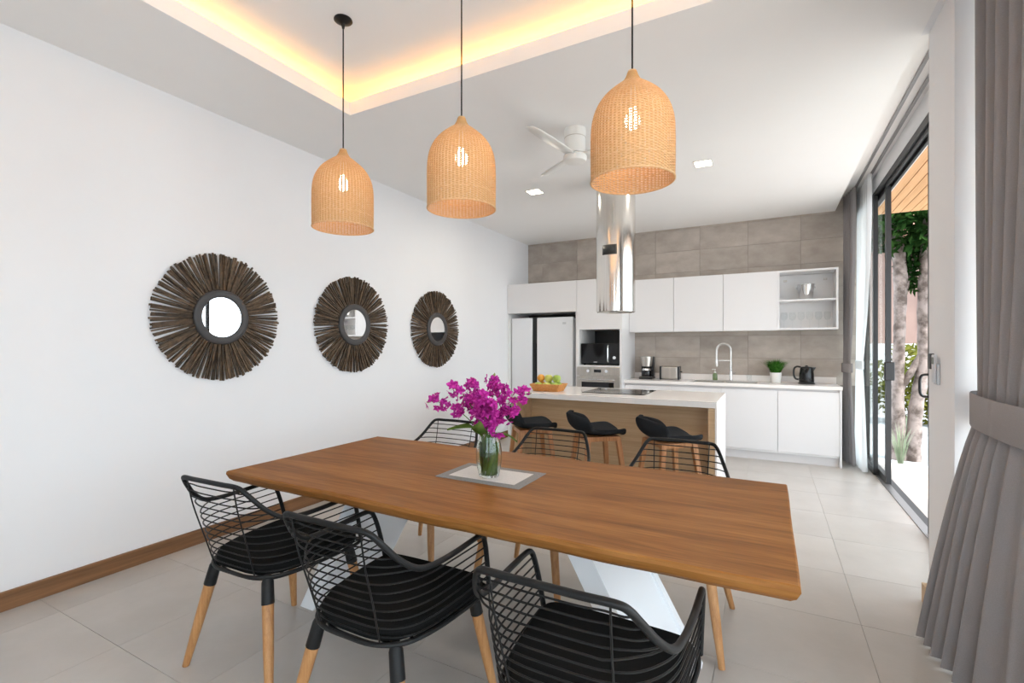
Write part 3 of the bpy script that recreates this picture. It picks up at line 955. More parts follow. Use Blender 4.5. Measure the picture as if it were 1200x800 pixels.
for a0, a1 in ((SX0 + 0.004, -0.5), (-0.48, SX1 - 0.004)):
    m = MB()
    m.box(a0 - OX, a1 - OX, SY0 + 0.004 - OY, SY1 - 0.004 - OY, 0.0, 0.006)
    m.box(a0 - OX, a0 + 0.006 - OX, SY0 + 0.004 - OY, SY1 - 0.004 - OY, 0.0, 0.195)
    m.box(a1 - 0.006 - OX, a1 - OX, SY0 + 0.004 - OY, SY1 - 0.004 - OY, 0.0, 0.195)
    m.box(a0 - OX, a1 - OX, SY0 + 0.004 - OY, SY0 + 0.010 - OY, 0.0, 0.195)
    m.box(a0 - OX, a1 - OX, SY1 - 0.010 - OY, SY1 - 0.004 - OY, 0.0, 0.195)
    m.build('basin', M_STEEL, sk)
m = MB()
for a in ((SX0 - 0.015, SX1 + 0.015, SY0 - 0.012, SY0 + 0.004), (SX0 - 0.015, SX1 + 0.015, SY1 - 0.004, SY1 + 0.012), (SX0 - 0.015, SX0 + 0.004, SY0, SY1), (SX1 - 0.004, SX1 + 0.015, SY0, SY1), (-0.502, -0.478, SY0, SY1)):
    m.box(a[0] - OX, a[1] - OX, a[2] - OY, a[3] - OY, 0.2035, 0.206)
m.build('rim', M_STEEL, sk)
# spring tap
M_TAP = mat('white_chrome_tap', (0.86, 0.85, 0.83), 0.18, 0.4)
tp = tag(empty('kitchen_tap', (-0.44, 6.90, 0.9034)), 'tall arched spring tap over the sink', 'tap')
MB().lathe([(0.028, 0.0), (0.028, 0.006), (0.020, 0.012), (0.018, 0.12), (0.013, 0.125), (0.013, 0.19), (0.0, 0.19)], 20, cap0=True).build('base', M_CHROME, tp)
arc = [(0, 0, 0.18), (0, 0, 0.40)] + [(-0.085 + 0.085 * math.cos(a), -0.02 * (1 - math.cos(a)), 0.40 + 0.085 * math.sin(a)) for a in [PI * k / 12 for k in range(1, 12)]] + [(-0.17, -0.04, 0.40), (-0.17, -0.04, 0.27)]
MB().tube(arc, 0.011, 10).build('hose', M_TAP, tp)
helix = []
for k in range(200):
    t = k / 199 * (len(arc) - 2) + 0.9
    i = min(int(t), len(arc) - 2)
    p = Vector(arc[i]).lerp(Vector(arc[i + 1]), t - i)
    d = (Vector(arc[i + 1]) - Vector(arc[i])).normalized()
    u = Vector((0, 1, 0)); v = d.cross(u).normalized()
    a = k * 1.25
    helix.append(p + (u * math.cos(a) + v * math.sin(a)) * 0.0155)
MB().tube(helix, 0.0022, 5).build('spring', M_TAP, tp)
MB().tube([(-0.17, -0.04, 0.285), (-0.17, -0.04, 0.26), (-0.17, -0.04, 0.20), (-0.17, -0.04, 0.185)], [0.012, 0.017, 0.017, 0.013], 14).build('spray_head', M_TAP, tp)
MB().tube([(0.0, 0, 0.262), (-0.175, -0.042, 0.262)], 0.008, 10).build('support_arm', M_TAP, tp)
MB().tube([(0.018, -0.004, 0.085), (0.06, -0.03, 0.105)], 0.006, 8).build('lever', M_CHROME, tp)
# soap bottle
sp = tag(empty('soap_bottle', (-0.63, 6.89, 0.9034)), 'small green soap bottle with white pump beside the tap', 'soap bottle')
MB().lathe([(0.0, 0.0), (0.028, 0.0), (0.030, 0.01), (0.030, 0.075), (0.022, 0.092), (0.012, 0.098), (0.0, 0.098)], 18).build('bottle', mat('green_soap', (0.16, 0.22, 0.10), 0.15), sp)
MB().lathe([(0.013, 0.096), (0.013, 0.112), (0.004, 0.114), (0.004, 0.14), (0.010, 0.142), (0.010, 0.150), (0.0, 0.150)], 14).tube([(0, 0, 0.146), (-0.035, -0.01, 0.143)], 0.004, 8).build('pump', M_WHITEPL, sp)
# upturned tumblers by the sink
cup_me = MB().lathe([(0.0, 0.0), (0.027, 0.0), (0.033, 0.085), (0.0315, 0.085), (0.0255, 0.004), (0.0, 0.004)], 18).mesh('tumbler')
g = link('tumbler', cup_me, M_CLEAR, None, (-0.225, 6.92, 0.9034))
tag(g, 'clear glass tumbler beside the sink, right by the tap', 'glass')
# plant
pl = tag(empty('potted_grass', (0.075, 6.80, 0.9034)), 'bushy green grass in a white pot on the worktop', 'plant')
MB().lathe([(0.0, 0.0), (0.052, 0.0), (0.055, 0.004), (0.064, 0.105), (0.066, 0.125), (0.060, 0.125), (0.058, 0.105), (0.0, 0.105)], 28).build('pot', M_WHITEPL, pl)
M_GRASS = leafy('pot_grass', (0.02, 0.10, 0.012), (0.09, 0.26, 0.04), 40)
gm = MB()
for k in range(420):
    a = random.uniform(0, 2 * PI); r0 = 0.045 * math.sqrt(random.random()); ln = random.uniform(0.13, 0.23)
    lean = random.uniform(0.05, 0.95)
    d = Vector((math.cos(a), math.sin(a), 0))
    s = Vector((-math.sin(a), math.cos(a), 0)) * 0.0035
    p0 = d * r0 + Vector((0, 0, 0.10))
    p1 = p0 + d * ln * 0.4 * lean + Vector((0, 0, ln * 0.6))
    p2 = p1 + d * ln * 0.5 * lean + Vector((0, 0, ln * 0.35 * (1 - lean * 0.5)))
    gm.add([p0 - s, p0 + s, p1 + s, p1 - s, p2], [(0, 1, 2, 3), (3, 2, 4)])
gr = gm.build('grass_blades', M_GRASS, pl, fix=False); gr['kind'] = 'stuff'
# kettle
kt = tag(empty('kettle', (0.40, 6.76, 0.9034)), 'black electric kettle at the drape end of the worktop', 'kettle')
MB().lathe([(0.0, 0.0), (0.088, 0.0), (0.090, 0.012), (0.080, 0.018), (0.0, 0.018)], 28).build('power_base', M_BLKPLASTIC, kt)
MB().lathe([(0.078, 0.018), (0.080, 0.03), (0.077, 0.12), (0.068, 0.185), (0.062, 0.195), (0.0, 0.20)], 32, cap0=True).build('body', M_BLKGLASS, kt)
MB().lathe([(0.060, 0.196), (0.058, 0.203), (0.02, 0.208), (0.012, 0.22), (0.0, 0.222)], 24).build('lid', M_BLKPLASTIC, kt)
MB().tube(catmull([(-0.060, 0, 0.20), (-0.10, 0, 0.205), (-0.128, 0, 0.18), (-0.132, 0, 0.11), (-0.115, 0, 0.06), (-0.082, 0, 0.05)], 5), 0.011, 10).build('handle', M_BLKPLASTIC, kt)
MB().add([(0.055, -0.02, 0.198), (0.055, 0.02, 0.198), (0.098, 0, 0.200), (0.070, -0.016, 0.150), (0.070, 0.016, 0.150)], [(0, 1, 2), (0, 2, 3), (1, 4, 2), (3, 2, 4)]).build('spout', M_BLKPLASTIC, kt)
# coffee maker
cm = tag(empty('coffee_maker', (-1.49, 6.76, 0.9034)), 'black and steel drip coffee maker in the worktop corner', 'coffee maker')
bx(-0.09, 0.09, -0.11, 0.10, 0, 0.035, bev=0.01).build('base', M_BLKPLASTIC, cm)
bx(-0.085, 0.085, 0.02, 0.10, 0.035, 0.31, bev=0.008).build('tower', M_BLKPLASTIC, cm)
MB().lathe([(0.064, 0.175), (0.082, 0.30), (0.082, 0.308), (0.0, 0.312)], 28, 0, -0.025, 0, cap0=True).build('filter_basket', M_STEEL, cm)
MB().lathe([(0.058, 0.165), (0.060, 0.175)], 28, 0, -0.025, 0, True, True).build('drip_collar', M_BLKPLASTIC, cm)
MB().lathe([(0.0, 0.036), (0.058, 0.037), (0.066, 0.07), (0.062, 0.115), (0.050, 0.145), (0.052, 0.158), (0.0, 0.158)], 28, 0, -0.035, 0).build('carafe', M_BLKGLASS, cm)
MB().lathe([(0.0625, 0.118), (0.0515, 0.145), (0.0535, 0.147), (0.0645, 0.12), (0.0625, 0.118)], 28, 0, -0.035, 0).build('carafe_band', M_CHROME, cm)
MB().tube(catmull([(0.05, -0.035, 0.145), (0.092, -0.055, 0.14), (0.10, -0.06, 0.10), (0.066, -0.045, 0.065)], 4), 0.007, 8).build('carafe_handle', M_BLKPLASTIC, cm)
# toaster
ts = tag(empty('toaster', (-1.185, 6.78, 0.9034)), 'steel toaster with black ends on the worktop', 'toaster')
bx(-0.105, 0.105, -0.075, 0.075, 0.012, 0.175, bev=0.012).build('body', M_STEEL, ts)
for s in (-1, 1):
    bx(s * 0.105, s * 0.13, -0.08, 0.08, 0.0, 0.18, bev=0.010).build('end_cap', M_BLKPLASTIC, ts)
for y in (-0.03, 0.03):
    bx(-0.085, 0.085, y - 0.014, y + 0.014, 0.1735, 0.1765).build('slot', M_BLKPLASTIC, ts)
bx(0.130, 0.158, -0.018, 0.018, 0.10, 0.115, bev=0.004).build('lever', M_BLKPLASTIC, ts)

# ------------------------------------------------------------------ island
IX0, IX1, IY0, IY1, IZ = -2.24, -0.370, 4.18, 5.08, 0.903
isl = tag(empty('kitchen_island', (-1.3, 4.63, 0)), 'oak fronted kitchen island body behind the bar stools', 'island')
OX, OY = -1.3, 4.63
lb(IX0 + 0.053, IX1 - 0.066, IY0 + 0.34, IY0 + 0.362, 0, 0.85).build('front_panel', M_ISLWOOD, isl)
lb(IX0 + 0.053, IX1 - 0.066, IY0 + 0.365, IY1 - 0.02, 0.0, 0.85).build('body', M_LACQUER, isl)
lb(IX1 - 0.064, IX1 - 0.014, IY0 + 0.004, IY1 - 0.004, 0, 0.85).build('end_panel', M_ISLWOOD, isl)
lb(IX0 + 0.002, IX0 + 0.052, IY0 + 0.004, IY1 - 0.004, 0, 0.85).build('end_panel', M_ISLWOOD, isl)
it = tag(empty('island_worktop', (-1.3, 4.63, 0)), 'pale quartz island top with a waterfall end', 'worktop')
lb(IX0, IX1, IY0, IY1, 0.852, IZ, 0.002).build('slab', M_QUARTZ, it)
lb(IX1 - 0.012, IX1, IY0, IY1, 0.0, 0.852).build('waterfall_end', M_QUARTZ, it)
ck = tag(empty('cooktop', (-1.305, 4.70, IZ)), 'black glass cooktop set into the island top', 'cooktop')
bx(-0.30, 0.30, -0.26, 0.26, 0.0005, 0.006, bev=0.001).build('glass', M_BLKGLASS, ck)
M_ZONE = mat('zone_print', (0.14, 0.14, 0.145), 0.2)
for x, y, r in ((-0.15, 0.12, 0.095), (0.15, 0.12, 0.075), (-0.15, -0.11, 0.075), (0.15, -0.11, 0.095)):
    MB().lathe([(r - 0.004, 0.0063), (r, 0.0063)], 40, x, y).build('cooking_zone', M_ZONE, ck)

# hood cylinder
hd = tag(empty('cooker_hood', (-1.345, 4.70, 1.69)), 'tall stainless steel cylinder cooker hood above the island', 'cooker hood')
top = ZC - 1.69
MB().lathe([(0.175, 0.004), (0.183, 0.0), (0.190, 0.004), (0.190, top), (0.0, top)], 72).build('body', M_HOOD, hd)
MB().lathe([(0.0, 0.012), (0.176, 0.012), (0.176, 0.018), (0.0, 0.018)], 48).build('filter', M_STEEL, hd)
# control plate follows the cylinder wall
cp = MB()
rows = [[], []]
for k in range(9):
    a = R(-115 + k * 5.6)
    for q, z in enumerate((0.548, 0.642)):
        rows[q].append((0.192 * math.cos(a), 0.192 * math.sin(a), z))
cp.grid(rows)
cpo = cp.build('control_plate', mat('plate_grey', (0.06, 0.058, 0.055), 0.35), hd)
sm = cpo.modifiers.new('thick', 'SOLIDIFY'); sm.thickness = 0.003; sm.offset = 0

# ------------------------------------------------------------------ bar stools
def make_stool():
    root = empty('bar_stool', (0, 0, 0))
    prof = [(-0.225, 0.812, 0.105), (-0.222, 0.800, 0.165), (-0.212, 0.765, 0.215), (-0.192, 0.715, 0.225), (-0.155, 0.675, 0.205), (-0.10, 0.652, 0.185), (-0.03, 0.643, 0.186), (0.05, 0.643, 0.205),
            (0.12, 0.646, 0.215), (0.17, 0.648, 0.195), (0.205, 0.642, 0.15), (0.222, 0.632, 0.08)]
    pc = catmull(prof, 3)
    top, bot = [], []
    for i, p in enumerate(pc):
        s = i / (len(pc) - 1)
        ra, rb = [], []
        for k in range(17):
            u = -1 + k / 8
            backw = 1 - smoothstep(0.25, 0.55, s)
            z = p.y + (0.030 * (1 - backw) + 0.012) * abs(u) ** 2.2 * (1 - 0.6 * smoothstep(0.8, 1, s)) - 0.03 * backw * abs(u) ** 3 * (1 - s * 3 if s < 0.33 else 0)
            y = p.x + backw * 0.085 * abs(u) ** 2
            ra.append((u * p.z, y, z + 0.014))
            rb.append((u * (p.z - 0.004), y + (-0.026 * backw), z - 0.016 * (1 - backw) - 0.002))
        top.append(ra); bot.append(rb)
    sh = MB()
    sh.grid(top); sh.grid(bot)
    nr, nc = len(top), 17
    off = nr * nc
    edge = [(i * nc, (i + 1) * nc) for i in range(nr - 1)] + [((i + 1) * nc + nc - 1, i * nc + nc - 1) for i in range(nr - 1)] + [(k + 1, k) for k in range(nc - 1)] + [((nr - 1) * nc + k, (nr - 1) * nc + k + 1) for k in range(nc - 1)]
    for a, b in edge:
        sh.f.append((a, b, b + off, a + off)); sh.sm.append(True)
    o = sh.build('seat_shell', M_STOOLFAB, root)
    m = o.modifiers.new('sub', 'SUBSURF'); m.levels = 1; m.render_levels = 1
    bx(-0.15, 0.15, -0.13, 0.15, 0.592, 0.630, bev=0.004).build('seat_frame', M_STOOLLEG, root)
    for sx in (-1, 1):
        for sy in (-1, 1):
            a, b = Vector((sx * 0.135, sy * 0.125 + 0.01, 0.625)), Vector((sx * 0.205, sy * 0.195 + 0.01, 0.0))
            g = MB()
            vs = []
            for p, h in ((a, 0.019), (b, 0.013)):
                vs += [(p.x - h, p.y - h, p.z), (p.x + h, p.y - h, p.z), (p.x + h, p.y + h, p.z), (p.x - h, p.y + h, p.z)]
            g.add(vs, [(0, 1, 2, 3), (7, 6, 5, 4), (0, 4, 5, 1), (1, 5, 6, 2), (2, 6, 7, 3), (3, 7, 4, 0)])
            g.build('leg', M_STOOLLEG, root)
    zf = 0.23
    t = 1 - zf / 0.625
    q = 0.135 + 0.07 * t
    MB().tube([(-q, -q + 0.01, zf), (q, -q + 0.01, zf), (q, q + 0.01, zf), (-q, q + 0.01, zf)], 0.008, 8, closed=True, smooth=False).build('footrest', M_STEEL, root)
    return root
stool = make_stool()
for k, (x, y, a, lab) in enumerate(((-0.69, 3.845, -50, 'black upholstered bar stool at the waterfall end of the island'),
                                   (-1.265, 3.83, -50, 'black upholstered bar stool in the middle of the island front'),
                                   (-1.88, 3.86, -50, 'black upholstered bar stool near the fruit basket, partly behind the orchids'))):
    o = stool if k == 0 else copy_tree(stool)
    o.location = (x, y, 0); o.rotation_euler = (0, 0, R(a))
    tag(o, lab, 'bar stool', 'bar stools at the island')

# ------------------------------------------------------------------ fruit
fb = tag(empty('fruit_basket', (-1.965, 4.455, IZ)), 'shallow orange wicker basket on the island', 'basket')
M_WICKER = mottled('wicker', (0.50, 0.20, 0.05), (0.72, 0.36, 0.12), 60, rough=0.7)
bx(-0.125, 0.125, -0.085, 0.085, 0.0, 0.012).build('base', M_WICKER, fb)
for j in range(6):
    f = j / 6
    hx, hy, z = 0.128 + 0.035 * f, 0.088 + 0.03 * f, 0.008 + 0.012 * j
    pts = []
    for (ax, ay, bx2, by2) in ((-1, -1, 1, -1), (1, -1, 1, 1), (1, 1, -1, 1), (-1, 1, -1, -1)):
        n = 14
        for k in range(n):
            t = k / n
            wv = 0.0025 * (1 if (k + j) % 2 else -1)
            x, y = (ax + (bx2 - ax) * t) * hx, (ay + (by2 - ay) * t) * hy
            if ax == bx2: x += wv
            else: y += wv
            pts.append((x, y, z))
    MB().tube(pts, 0.0062, 6, closed=True).build('woven_band', M_WICKER, fb)
apple_prof = [(a * 1.12, b * 1.12) for a, b in [(0.001, 0.006), (0.014, 0.001), (0.028, 0.006), (0.036, 0.022), (0.038, 0.038), (0.034, 0.055), (0.022, 0.066), (0.010, 0.067), (0.001, 0.060)]]
apple_me = MB().lathe(apple_prof, 18).mesh('apple')
stem_me = MB().tube([(0, 0, 0.058), (0.002, 0.001, 0.070), (0.005, 0.002, 0.078)], 0.0015, 5).mesh('stalk')
M_GAPPLE = mottled('green_apple', (0.28, 0.40, 0.05), (0.46, 0.55, 0.12), 9, rough=0.3)
M_YAPPLE = mottled('yellow_apple', (0.55, 0.56, 0.10), (0.70, 0.66, 0.20), 9, rough=0.3)
M_ORANGE = mottled('orange_peel', (0.75, 0.30, 0.04), (0.85, 0.42, 0.07), 30, rough=0.45, bump=0.1, bscale=200)
M_STALK = mat('stalk', (0.10, 0.06, 0.03), 0.7)
fruit = [(-0.088, -0.045, 0.013, 'g', 'green apple low in the fruit basket, below the top orange'), (0.0, -0.046, 0.013, 'y', 'yellow-green apple on the stool side of the fruit basket'), (0.088, -0.045, 0.013, 'g', 'green apple in the corner of the fruit basket nearest the cooktop'),
         (-0.088, 0.045, 0.013, 'o', 'round orange at the bottom of the fruit basket, by the refrigerator'), (0.0, 0.046, 0.013, 'g', 'green apple low in the middle of the fruit basket'), (0.088, 0.045, 0.013, 'g', 'green apple low on the oven side of the fruit basket'),
         (0.0, 0.0, 0.086, 'y', 'yellow-green apple on top of the fruit pile'), (0.087, 0.0, 0.086, 'g', 'green apple on top of the fruit pile'), (-0.085, 0.0, 0.088, 'o', 'orange on top of the fruit pile')]
for x, y, z, kx, lab in fruit:
    if kx == 'o':
        o = MB().lathe([(0.039 * math.sin(PI * k / 10) + 0.0005, 0.039 - 0.039 * math.cos(PI * k / 10)) for k in range(11)], 18).build('orange', M_ORANGE, None, (-1.965 + x, 4.455 + y, IZ + z))
        tag(o, lab, 'orange', 'oranges in the basket')
    else:
        r = tag(empty('apple', (-1.965 + x, 4.455 + y, IZ + z), random.uniform(0, 6)), lab, 'apple', 'apples in the basket')
        r.rotation_euler.x = random.uniform(-0.12, 0.12)
        me = apple_me.copy() if kx == 'y' else apple_me
        link('flesh', me, M_YAPPLE if kx == 'y' else M_GAPPLE, r)
        link('stalk', stem_me, M_STALK, r)

# ------------------------------------------------------------------ placemat, vase, orchids
pm = tag(empty('placemat', (-1.142, 1.928, TZ)), 'white woven placemat with a grey border under the vase', 'placemat')
M_PMG = mottled('placemat_grey', (0.20, 0.20, 0.20), (0.29, 0.285, 0.28), 180, rough=0.8)
M_PMW = mottled('placemat_white', (0.62, 0.60, 0.58), (0.72, 0.70, 0.68), 180, rough=0.8)
bx(-0.2175, 0.2175, -0.142, 0.142, 0.0005, 0.0025).build('border', M_PMG, pm)
bx(-0.172, 0.172, -0.098, 0.098, 0.0026, 0.0035).build('centre', M_PMW, pm)
VX, VY = -1.138, 1.90
M_VASE = mat('vase_glass', (0.90, 0.96, 0.92), 0.0, trans=1.0, ior=1.45)
M_WATER = mat('vase_water', (0.42, 0.62, 0.42), 0.0, trans=1.0, ior=1.33)
vs = tag(empty('glass_vase', (VX, VY, TZ + 0.0036)), 'clear glass vase of water and green stems on the placemat', 'vase')
vprof = [(0.0, 0.0), (0.043, 0.0), (0.047, 0.004), (0.055, 0.04), (0.060, 0.085), (0.0595, 0.12), (0.053, 0.155), (0.046, 0.178), (0.0455, 0.186), (0.0435, 0.186), (0.044, 0.177), (0.051, 0.153), (0.0575, 0.12), (0.058, 0.085), (0.053, 0.042), (0.045, 0.012), (0.0, 0.012)]
MB().lathe(vprof, 40).build('glass_body', M_VASE, vs)
M_STEM = mottled('orchid_stem', (0.05, 0.13, 0.02), (0.12, 0.22, 0.05), 20, rough=0.5)
M_PETAL = leafy('orchid_petal', (0.30, 0.008, 0.19), (0.72, 0.075, 0.48), 45, 0.25)
M_LIP = mat('orchid_lip', (0.55, 0.02, 0.33), 0.5)
M_OLEAF = leafy('orchid_leaf', (0.07, 0.13, 0.025), (0.16, 0.22, 0.06), 12, 0.2)
def petal(ang, ln, wd, cup):
    rows = []
    for i in range(4):
        t = i / 3
        wv = wd * (0.35, 1.0, 0.85, 0.15)[i]
        r = 0.002 + ln * t
        row = []
        for s in (-1, 0, 1):
            z = cup * t * t * ln + (0.12 * wd if s else 0)
            row.append((r * math.cos(ang) - s * wv * math.sin(ang), r * math.sin(ang) + s * wv * math.cos(ang), z))
        rows.append(row)
    return rows
blooms = []
for var in range(3):
    b = MB()
    for k, (ln, wd) in enumerate(((0.026, 0.009), (0.027, 0.012), (0.025, 0.008), (0.025, 0.008), (0.027, 0.012))):
        b.grid(petal(PI / 2 + k * 2 * PI / 5 + random.uniform(-0.1, 0.1), ln, wd, (0.1, 0.35, -0.15)[var]))
    for s in (-1, 0, 1):
        b.grid([[(s * 0.003 - 0.003, -0.001, 0.003), (s * 0.003 + 0.003, -0.001, 0.003)], [(s * 0.006 - 0.004, -0.008, 0.012), (s * 0.006 + 0.004, -0.008, 0.012)], [(s * 0.007 - 0.002, -0.016, 0.010), (s * 0.007 + 0.002, -0.016, 0.010)]])
    me = b.mesh('blossom', fix=False); me.materials.append(M_PETAL)
    blooms.append(me)
bud_me = MB().lathe([(0.0005, -0.010), (0.005, -0.004), (0.0062, 0.003), (0.004, 0.011), (0.0005, 0.015)], 8).mesh('bud')
bud_me.materials.append(M_PETAL)
M_BUDG = mat('green_bud', (0.30, 0.34, 0.12), 0.5)
budg_me = bud_me.copy(); budg_me.materials.clear(); budg_me.materials.append(M_BUDG)
vz = TZ + 0.0036
def cam_dir(px, py, dist_depth):
    """direction of a photo pixel turned into a point at the given forward depth"""
    right, fwd, up = (px - 600) / F_PX * dist_depth, dist_depth, (HORIZON - py) / F_PX * dist_depth
    c_, s_ = math.cos(R(YAW)), math.sin(R(YAW))
    return Vector((right * c_ - fwd * s_, right * s_ + fwd * c_, CAM_H + up))
VDEP = -VX * math.sin(R(YAW)) + VY * math.cos(R(YAW))
sprays = [((503, 470), 0.02, 'magenta orchid spray arching lowest towards the white wall, with pale buds'), ((528, 452), -0.10, 'magenta orchid spray with a single round bud at its tip'),
          ((550, 446), 0.06, 'magenta orchid spray rising upright on the white wall side of the bouquet'), ((562, 462), -0.14, 'short magenta orchid spray in the heart of the bouquet'),
          ((580, 441), 0.04, 'tallest magenta orchid spray with buds at its tip'), ((592, 452), -0.10, 'magenta orchid spray leaning in front of the refrigerator'),
          ((619, 461), 0.05, 'magenta orchid spray reaching towards the fruit basket'), ((606, 478), -0.14, 'low magenta orchid spray over the bar stool side of the bouquet'),
          ((545, 470), 0.13, 'magenta orchid spray at the kitchen side of the bouquet'), ((575, 474), -0.17, 'short drooping magenta orchid spray over the vase rim')]
for k, ((px, py), dd, lab) in enumerate(sprays):
    rnd = random.Random(100 + k)
    tip = cam_dir(px, py, VDEP + dd)
    root = tag(empty('orchid_spray', (VX, VY, vz + 0.02)), lab, 'orchid', 'orchid sprays in the vase')
    o0 = Vector(root.location)
    a = k * 2.4
    foot = Vector((0.026 * math.cos(a), 0.026 * math.sin(a), 0.0))
    t = tip - o0
    neck = Vector((t.x * 0.10, t.y * 0.10, 0.168)) * 1.0
    nl = math.hypot(neck.x, neck.y)
    if nl > 0.032: neck.x *= 0.032 / nl; neck.y *= 0.032 / nl
    mid = neck.lerp(t, 0.55) + Vector((0, 0, 0.045 if k not in (9,) else 0.06))
    pts = catmull([foot, neck * 0.97, mid, t], 10)
    for p in pts:                       # stay inside the glass up to the rim
        h = math.hypot(p.x, p.y)
        if p.z < 0.178 and h > 0.036: p.x *= 0.036 / h; p.y *= 0.036 / h
    MB().tube(pts, [0.0032 - 0.0018 * i / (len(pts) - 1) for i in range(len(pts))], 6).build('stem', M_STEM, root)
    nb = 26 if k not in (0, 6) else 20
    for i in range(nb):
        s = 0.42 + 0.5 * i / nb
        if k == 0: s = 0.5 + 0.42 * i / nb
        idx = min(len(pts) - 1, int(s * len(pts)))
        p = pts[idx]
        dirv = Vector((rnd.uniform(-1, 1), rnd.uniform(-1, 1), rnd.uniform(-0.6, 0.8))).normalized()
        if dirv.y > 0.3: dirv.y *= -0.6; dirv.normalize()
        rad = rnd.uniform(0.018, 0.050) * (1.15 - 0.4 * i / nb)
        q = p + dirv * rad
        if math.hypot(q.x, q.y) < 0.055 and q.z < 0.17: continue
        b = bpy.data.objects.new('blossom', rnd.choice(blooms))
        C.objects.link(b); b.parent = root
        b.location = q
        b.rotation_euler = dirv.to_track_quat('Z', 'Y').to_euler()
        b.rotation_euler.rotate_axis('Z', rnd.uniform(-0.6, 0.6))
        sc = rnd.uniform(0.62, 0.98); b.scale = (sc, sc, sc)
    for i in range(5):
        p = pts[-1 - i * 1]
        b = bpy.data.objects.new('bud', budg_me if (i < 2 and k in (0, 4, 6)) else bud_me)
        C.objects.link(b); b.parent = root
        dv = Vector((rnd.uniform(-1, 1), rnd.uniform(-1, 1), rnd.uniform(-0.2, 1))).normalized()
        b.location = p + dv * 0.009
        b.rotation_euler = dv.to_track_quat('Z', 'Y').to_euler()
        sc = 0.7 + 0.12 * i; b.scale = (sc, sc, sc)
def blade(name, pts, wd, label):
    P = catmull(pts, 6)
    rows = []
    n = len(P)
    for i, p in enumerate(P):
        t = i / (n - 1)
        wv = wd * max(0.04, math.sin(PI * min(1, 0.12 + 0.88 * t)) ** 0.8)
        if p.z < 0.20: wv = min(wv, 0.007)
        d = (P[min(i + 1, n - 1)] - P[max(i - 1, 0)]).normalized()
        s = d.cross(Vector((0.2, -0.3, 1))).normalized()
        rows.append([p - s * wv + Vector((0, 0, 0.006)), p, p + s * wv + Vector((0, 0, 0.006))])
    o = MB().grid(rows).build(name, M_OLEAF, None, (VX, VY, vz), fix=False)
    mm = o.modifiers.new('thick', 'SOLIDIFY'); mm.thickness = 0.0012
    return tag(o, label, 'leaf', 'leaves in the vase')
def rel(px, py, dd): return cam_dir(px, py, VDEP + dd) - Vector((VX, VY, vz))
blade('orchid_leaf', [(-0.01, -0.01, 0.10), (-0.025, -0.025, 0.19), rel(552, 500, -0.09), rel(524, 504, -0.12)], 0.028, 'long green leaf lying out over the table from the vase, towards the white wall')
blade('orchid_leaf', [(-0.005, -0.02, 0.10), (-0.02, -0.035, 0.19), rel(560, 502, -0.10), rel(562, 495, -0.13)], 0.034, 'broad dark green leaf standing at the vase rim')
blade('orchid_leaf', [(0.01, 0.0, 0.10), (0.03, -0.01, 0.187), rel(594, 510, 0.0), rel(606, 518, 0.02)], 0.006, 'thin pale leaf hanging beside the vase over the table')
for k in range(9):
    a = k * 0.7 + 0.2
    f = Vector((0.036 * math.cos(a), 0.036 * math.sin(a), 0.014))
    g = Vector((0.038 * math.cos(a + 0.9), 0.038 * math.sin(a + 0.9), 0.155))
    P = [f, f.lerp(g, 0.5) * 1.0 + Vector((0.006 * math.cos(a), 0.006 * math.sin(a), 0)), g]
    rows = []
    s = Vector((-math.sin(a), math.cos(a), 0)) * 0.011
    for i, p in enumerate(catmull(P, 4)):
        rows.append([p - s, p + s])
    o = MB().grid(rows).build('cut_leaf', M_OLEAF, None, (VX, VY, vz), fix=False)
    mm = o.modifiers.new('thick', 'SOLIDIFY'); mm.thickness = 0.001
    tag(o, 'dark green leaf blade standing inside the glass vase', 'leaf', 'green blades inside the vase')

# ------------------------------------------------------------------ ceiling fan and downlights
fn = tag(empty('ceiling_fan', (-1.30, 3.444, ZC)), 'white three-bladed ceiling fan between the table and island', 'ceiling fan')
MB().lathe([(0.0, 0.0), (0.082, 0.0), (0.084, -0.02), (0.080, -0.060), (0.077, -0.064), (0.077, -0.185), (0.070, -0.190), (0.0, -0.190)], 36).build('motor_housing', M_WHITEPL, fn)
MB().lathe([(0.0, -0.192), (0.078, -0.194), (0.088, -0.205), (0.088, -0.226), (0.080, -0.244), (0.055, -0.252), (0.0, -0.254)], 36).build('hub_cap', M_WHITEPL, fn)
MB().lathe([(0.0775, -0.062), (0.0805, -0.065), (0.0775, -0.068)], 36).build('seam', M_STEEL, fn)
for a in (257, 140, 20):
    rows = []
    ca, sa = math.cos(R(a)), math.sin(R(a))
    for i in range(9):
        t = i / 8
        r = 0.06 + 0.49 * t
        wd = 0.032 + 0.022 * math.sin(PI * (0.2 + 0.65 * t))
        if i == 8: wd *= 0.7
        row = []
        for s in (-1, 0, 1):
            row.append((r * ca - s * wd * sa, r * sa + s * wd * ca, -0.198 - s * wd * 0.22 + 0.03 * t))
        rows.append(row)
    b = MB().grid(rows).build('blade', M_WHITEPL, fn)
    mm = b.modifiers.new('thick', 'SOLIDIFY'); mm.thickness = 0.008; mm.offset = 0
M_DL = mat('downlight_lit', (1, 1, 1), 0.4, emit=(1.0, 0.86, 0.62), estr=14.0)
